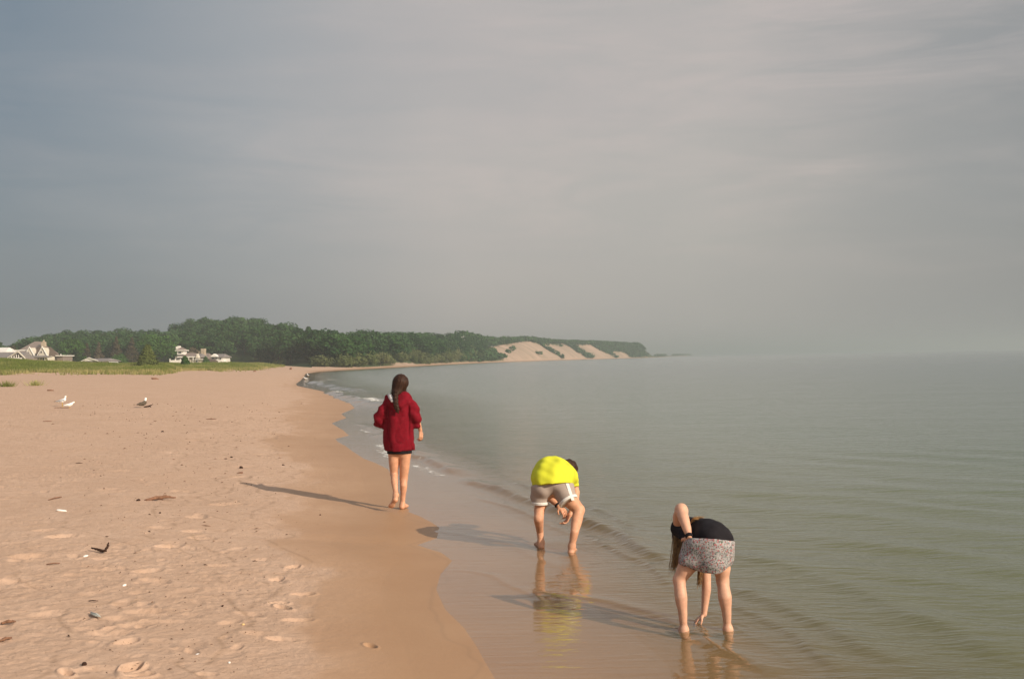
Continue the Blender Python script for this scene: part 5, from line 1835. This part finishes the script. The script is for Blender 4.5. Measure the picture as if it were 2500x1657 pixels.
def build_small():
    p = hit(152, 993)
    make_gull('white and grey gull standing upright, left one of the pair on the beach', p, .25, 'stand', None, .9)
    p = hit(169, 996)
    make_gull('white gull leaning forward, right one of the pair on the beach', p, .5, 'lean', M_gullw, .78)
    p = hit(349, 995)
    make_gull('dark backed gull with a white head resting beside a black branch', p, 1.1, 'sit', M_gullbr, 1.05)
    p = hit(752, 921)
    make_gull('gull standing at the far water edge, upper one of two', p, 2.4, 'stand', M_gullw, 1.15)
    p = hit(746, 927)
    make_gull('gull at the far water edge, lower one of two', p, 3.3, 'lean', M_gullw, 1.1)
    b = hit(360, 995)
    stick('driftwood_branch', 'black forked branch on the sand beside the resting gull', 'driftwood', [(-.10, 0, .02), (.05, .02, .05), (.15, .0, .09)], [.028, .024, .012],
          M_darkwood, b, [([(.03, .02, .05), (.10, -.03, .04), (.15, -.08, .01)], [.02, .015, .008])], 3)
    b = hit(148, 996)
    stick('twig', 'thin twig lying under the pair of gulls', 'twig', [(-.22, .05, .01), (0, 0, .015), (.30, -.05, .012)], [.007, .010, .006], M_wood, b, seed=4)
    b = hit(250, 1349)
    u = b.y/FPX
    stick('driftwood_stick', 'dark curved stick with one end turned up on the near sand', 'driftwood',
          [(-30*u, .03, .035), (-12*u, .0, .030), (2*u, -.02, .016), (8*u, -.01, .020), (10*u, .03, .055), (8*u, .06, .075)], [.006, .010, .012, .012, .009, .005], M_darkwood, b, seed=5)
    b = hit(390, 1220)
    u = b.y/FPX
    stick('driftwood_piece', 'reddish piece of driftwood lying on the sand right of the small dark pebble', 'driftwood',
          [(-30*u, -.10, .01), (-10*u, -.02, .025), (12*u, .04, .03), (34*u, .08, .015)], [.012, .024, .020, .006], M_wood, b,
          [([(-14*u, -.03, .02), (-24*u, -.12, .015)], [.014, .006])], 6)
    for i, (lb, px, py, dx, dy, r) in enumerate([
            ('short brown twig standing slanted left of the white shell fragment', 134, 1218, -9, 16, .008), ('thin straight twig below the pair of gulls', 116, 1029, 18, -3, .010),
            ('long thin reddish twig on the upper beach left of the wet sand', 516, 1024, 26, 1, .012), ('short dark twig right of the resting gull', 397, 1055, 8, 1, .014),
            ('thin grey twig on the near sand above the grey feather', 228, 1469, 24, 1, .004), ('thin reddish twig right of the footprints in mid beach', 503, 1285, 26, 4, .004),
            ('thin twig lying level in the middle of the dry sand', 193, 1132, 20, 2, .006), ('reddish bark strip at the left edge of the near sand', 20, 1523, 26, -6, .011),
            ('small reddish bark piece just below the bark strip at the left edge', 14, 1564, 14, -10, .010), ('pale orange splinter left of the dark curved stick', 130, 1377, 28, -4, .006)]):
        b = hit(px, py); u = b.y/FPX
        stick('twig', lb, 'twig', [(-dx*.5*u, dy*.5*u*3, r), (0, 0, r*1.6), (dx*.5*u, -dy*.5*u*3, r)], [r*.7, r, r*.5], M_wood if i not in (3, 4, 6) else M_darkwood, b, seed=20+i)
    L = [('shell', 'white shell fragment in the middle of the sand left of the driftwood', 150, 1247, (.05, .018, .012), M_shell), ('shell', 'bright white shell below the dark curved stick', 209, 1358, (.020, .014, .010), M_shell),
         ('shell', 'single white shell in the middle of the near sand', 304, 1430, (.016, .011, .010), M_shell), ('shell', 'small tan shell near the wet sand footprints', 594, 1527, (.010, .008, .008), M_yshell),
         ('shell', 'tiny white shell near the bottom edge of the sand', 560, 1620, (.008, .007, .007), M_shell), ('shell', 'faint pale shell left of the tiny white one near the bottom', 482, 1598, (.011, .009, .007), M_shell),
         ('pebble', 'black pebble near the bottom edge of the sand', 206, 1623, (.017, .014, .013), M_darkwood), ('pebble', 'small dark pebble directly left of the reddish driftwood', 338, 1222, (.030, .020, .018), M_darkwood),
         ('pebble', 'round black pebble high on the beach above the walking girl shadow', 565, 1117, (.026, .020, .018), M_darkwood), ('pebble', 'dark pebble just left of the round black one on the upper beach', 551, 1121, (.024, .018, .012), M_darkwood),
         ('pebble', 'small dark pebble below the reddish driftwood', 391, 1253, (.014, .012, .011), M_darkwood), ('pebble', 'tiny black pebble left of the deep footprints', 543, 1480, (.008, .007, .007), M_darkwood),
         ('pebble', 'small dark pebble on the damp sand at the walking girl shadow', 692, 1136, (.026, .020, .012), M_darkwood), ('pebble', 'tiny pebble alone on the smooth damp sand', 782, 1258, (.012, .010, .009), M_darkwood),
         ('driftwood_lump', 'brown lump lying far up the beach near the dune end', 710, 902, (.45, .25, .30), M_wood), ('driftwood_lump', 'small dark lump on the sand in front of the dune grass', 379, 926, (.30, .12, .10), M_wood),
         ('driftwood_lump', 'small brown lump on the beach right of the dune shrub', 622, 907, (.45, .16, .12), M_wood), ('driftwood_lump', 'brown lump on the sand at left between the grass and gulls', 123, 954, (.14, .08, .05), M_wood),
         ('seaweed_clump', 'dark clump of weed on the upper beach near the damp sand', 589, 1143, (.05, .03, .025), M_darkwood), ('seaweed_clump', 'small brown clump at the edge of the damp sand', 585, 1156, (.06, .025, .016), M_wood)]
    for i, (nm, lb, px, py, r, mt) in enumerate(L):
        lump(nm, lb, nm.split('_')[0], px, py, r, mt, 40+i)
    # grey feather
    b = hit(235, 1504); u = b.y/FPX
    V = []; Fc = []
    n = 22
    for i in range(n):
        t = i/(n-1); w = .016*math.sin(math.pi*min(1, t*1.05+.06))**.7+.001; z = .006+.004*math.sin(t*3)
        x = -22*u+44*u*t; y = .06-.13*t
        for sg in (-1, 0, 1):
            V.append((x+sg*w*.5, y+sg*w*1.1, z+(.004 if sg == 0 else 0)+random.Random(i*3+sg).uniform(-.001, .001)))
    for i in range(n-1):
        for k in (0, 1):
            a = i*3+k; Fc.append((a, a+1, a+4, a+3))
    root = thing('feather', 'pale grey feather lying on the near sand', 'feather', b)
    vane = mesh_np('vane', V, np.array(Fc), M_feather, root, smooth=True)
    md = vane.modifiers.new('s', 'SOLIDIFY'); md.thickness = .002
    tb = tube([(-27*u, .075, .012), (0, -.005, .020), (22*u, -.07, .012)], [.0022, .0018, .0008], 6)
    mesh_np('quill', tb[0], [tb[1], tb[2]], M_shell, root, smooth=True)
    # uncountable crumbs of weed, bark and shell
    R = np.random.RandomState(77); m = 900
    py = 985+660*R.rand(m)**1.5
    px = np.clip(R.uniform(-80, 760, m)*0.55+R.normal(560, 130, m)*.45, -80, 780)
    vs = []; fs = []; k = 0
    d = RT
    for i in range(m):
        z0 = 0.28
        q = on_z(px[i], py[i], z0)
        for _ in range(3):
            z0 = float(gz_base(np.array([q.x]), np.array([q.y]))[0]); q = on_z(px[i], py[i], z0)
        if S_l(q.y)-q.x < .4: continue
        sz = (0.0016+0.0050*R.rand()**3)*(0.5+q.y/11)
        a = R.rand()*6.28; L_ = sz*(1+3*R.rand()**2)
        u_ = np.array([math.cos(a), math.sin(a), 0])*L_; v_ = np.array([-math.sin(a), math.cos(a), 0])*sz*.8
        c = np.array([q.x, q.y, z0+.004])
        vs += [c-u_, c+v_, c+u_, c-v_, c+np.array([0, 0, sz*1.3])]
        fs += [(k, k+1, k+4), (k+1, k+2, k+4), (k+2, k+3, k+4), (k+3, k, k+4)]; k += 5
    o = mesh_np('beach_litter', np.array(vs), np.array(fs), M_litter)
    tag(o, 'specks of bark, weed and shell strewn over the dry sand', 'litter', kind='stuff')


build_wood()
build_single_trees()
build_grass()
build_houses()
person_walking()
person_boy()
person_skirt()
build_small()

# ============================================================ haze over the lake
def build_haze():
    V = [(x, y, z) for z in (-14.0, 34.0) for x, y in ((-8200, -120), (11500, -120), (11500, 7200), (-8200, 7200))]
    F = [(0, 3, 2, 1), (4, 5, 6, 7), (0, 1, 5, 4), (1, 2, 6, 5), (2, 3, 7, 6), (3, 0, 4, 7)]
    m, T = newmat('haze_air')
    v = T.add('ShaderNodeVolumePrincipled', {'Color': (0.480, 0.525, 0.552, 1), 'Density': 0.00076, 'Anisotropy': 0.1})
    T.add('ShaderNodeOutputMaterial', {'Volume': v.outputs[0]})
    me = bpy.data.meshes.new('haze'); me.from_pydata(V, [], F); me.update(); me.materials.append(m)
    o = bpy.data.objects.new('haze', me); COL.objects.link(o)
    tag(o, 'thin summer haze over the lake and far shore', 'haze', kind='stuff')


build_haze()
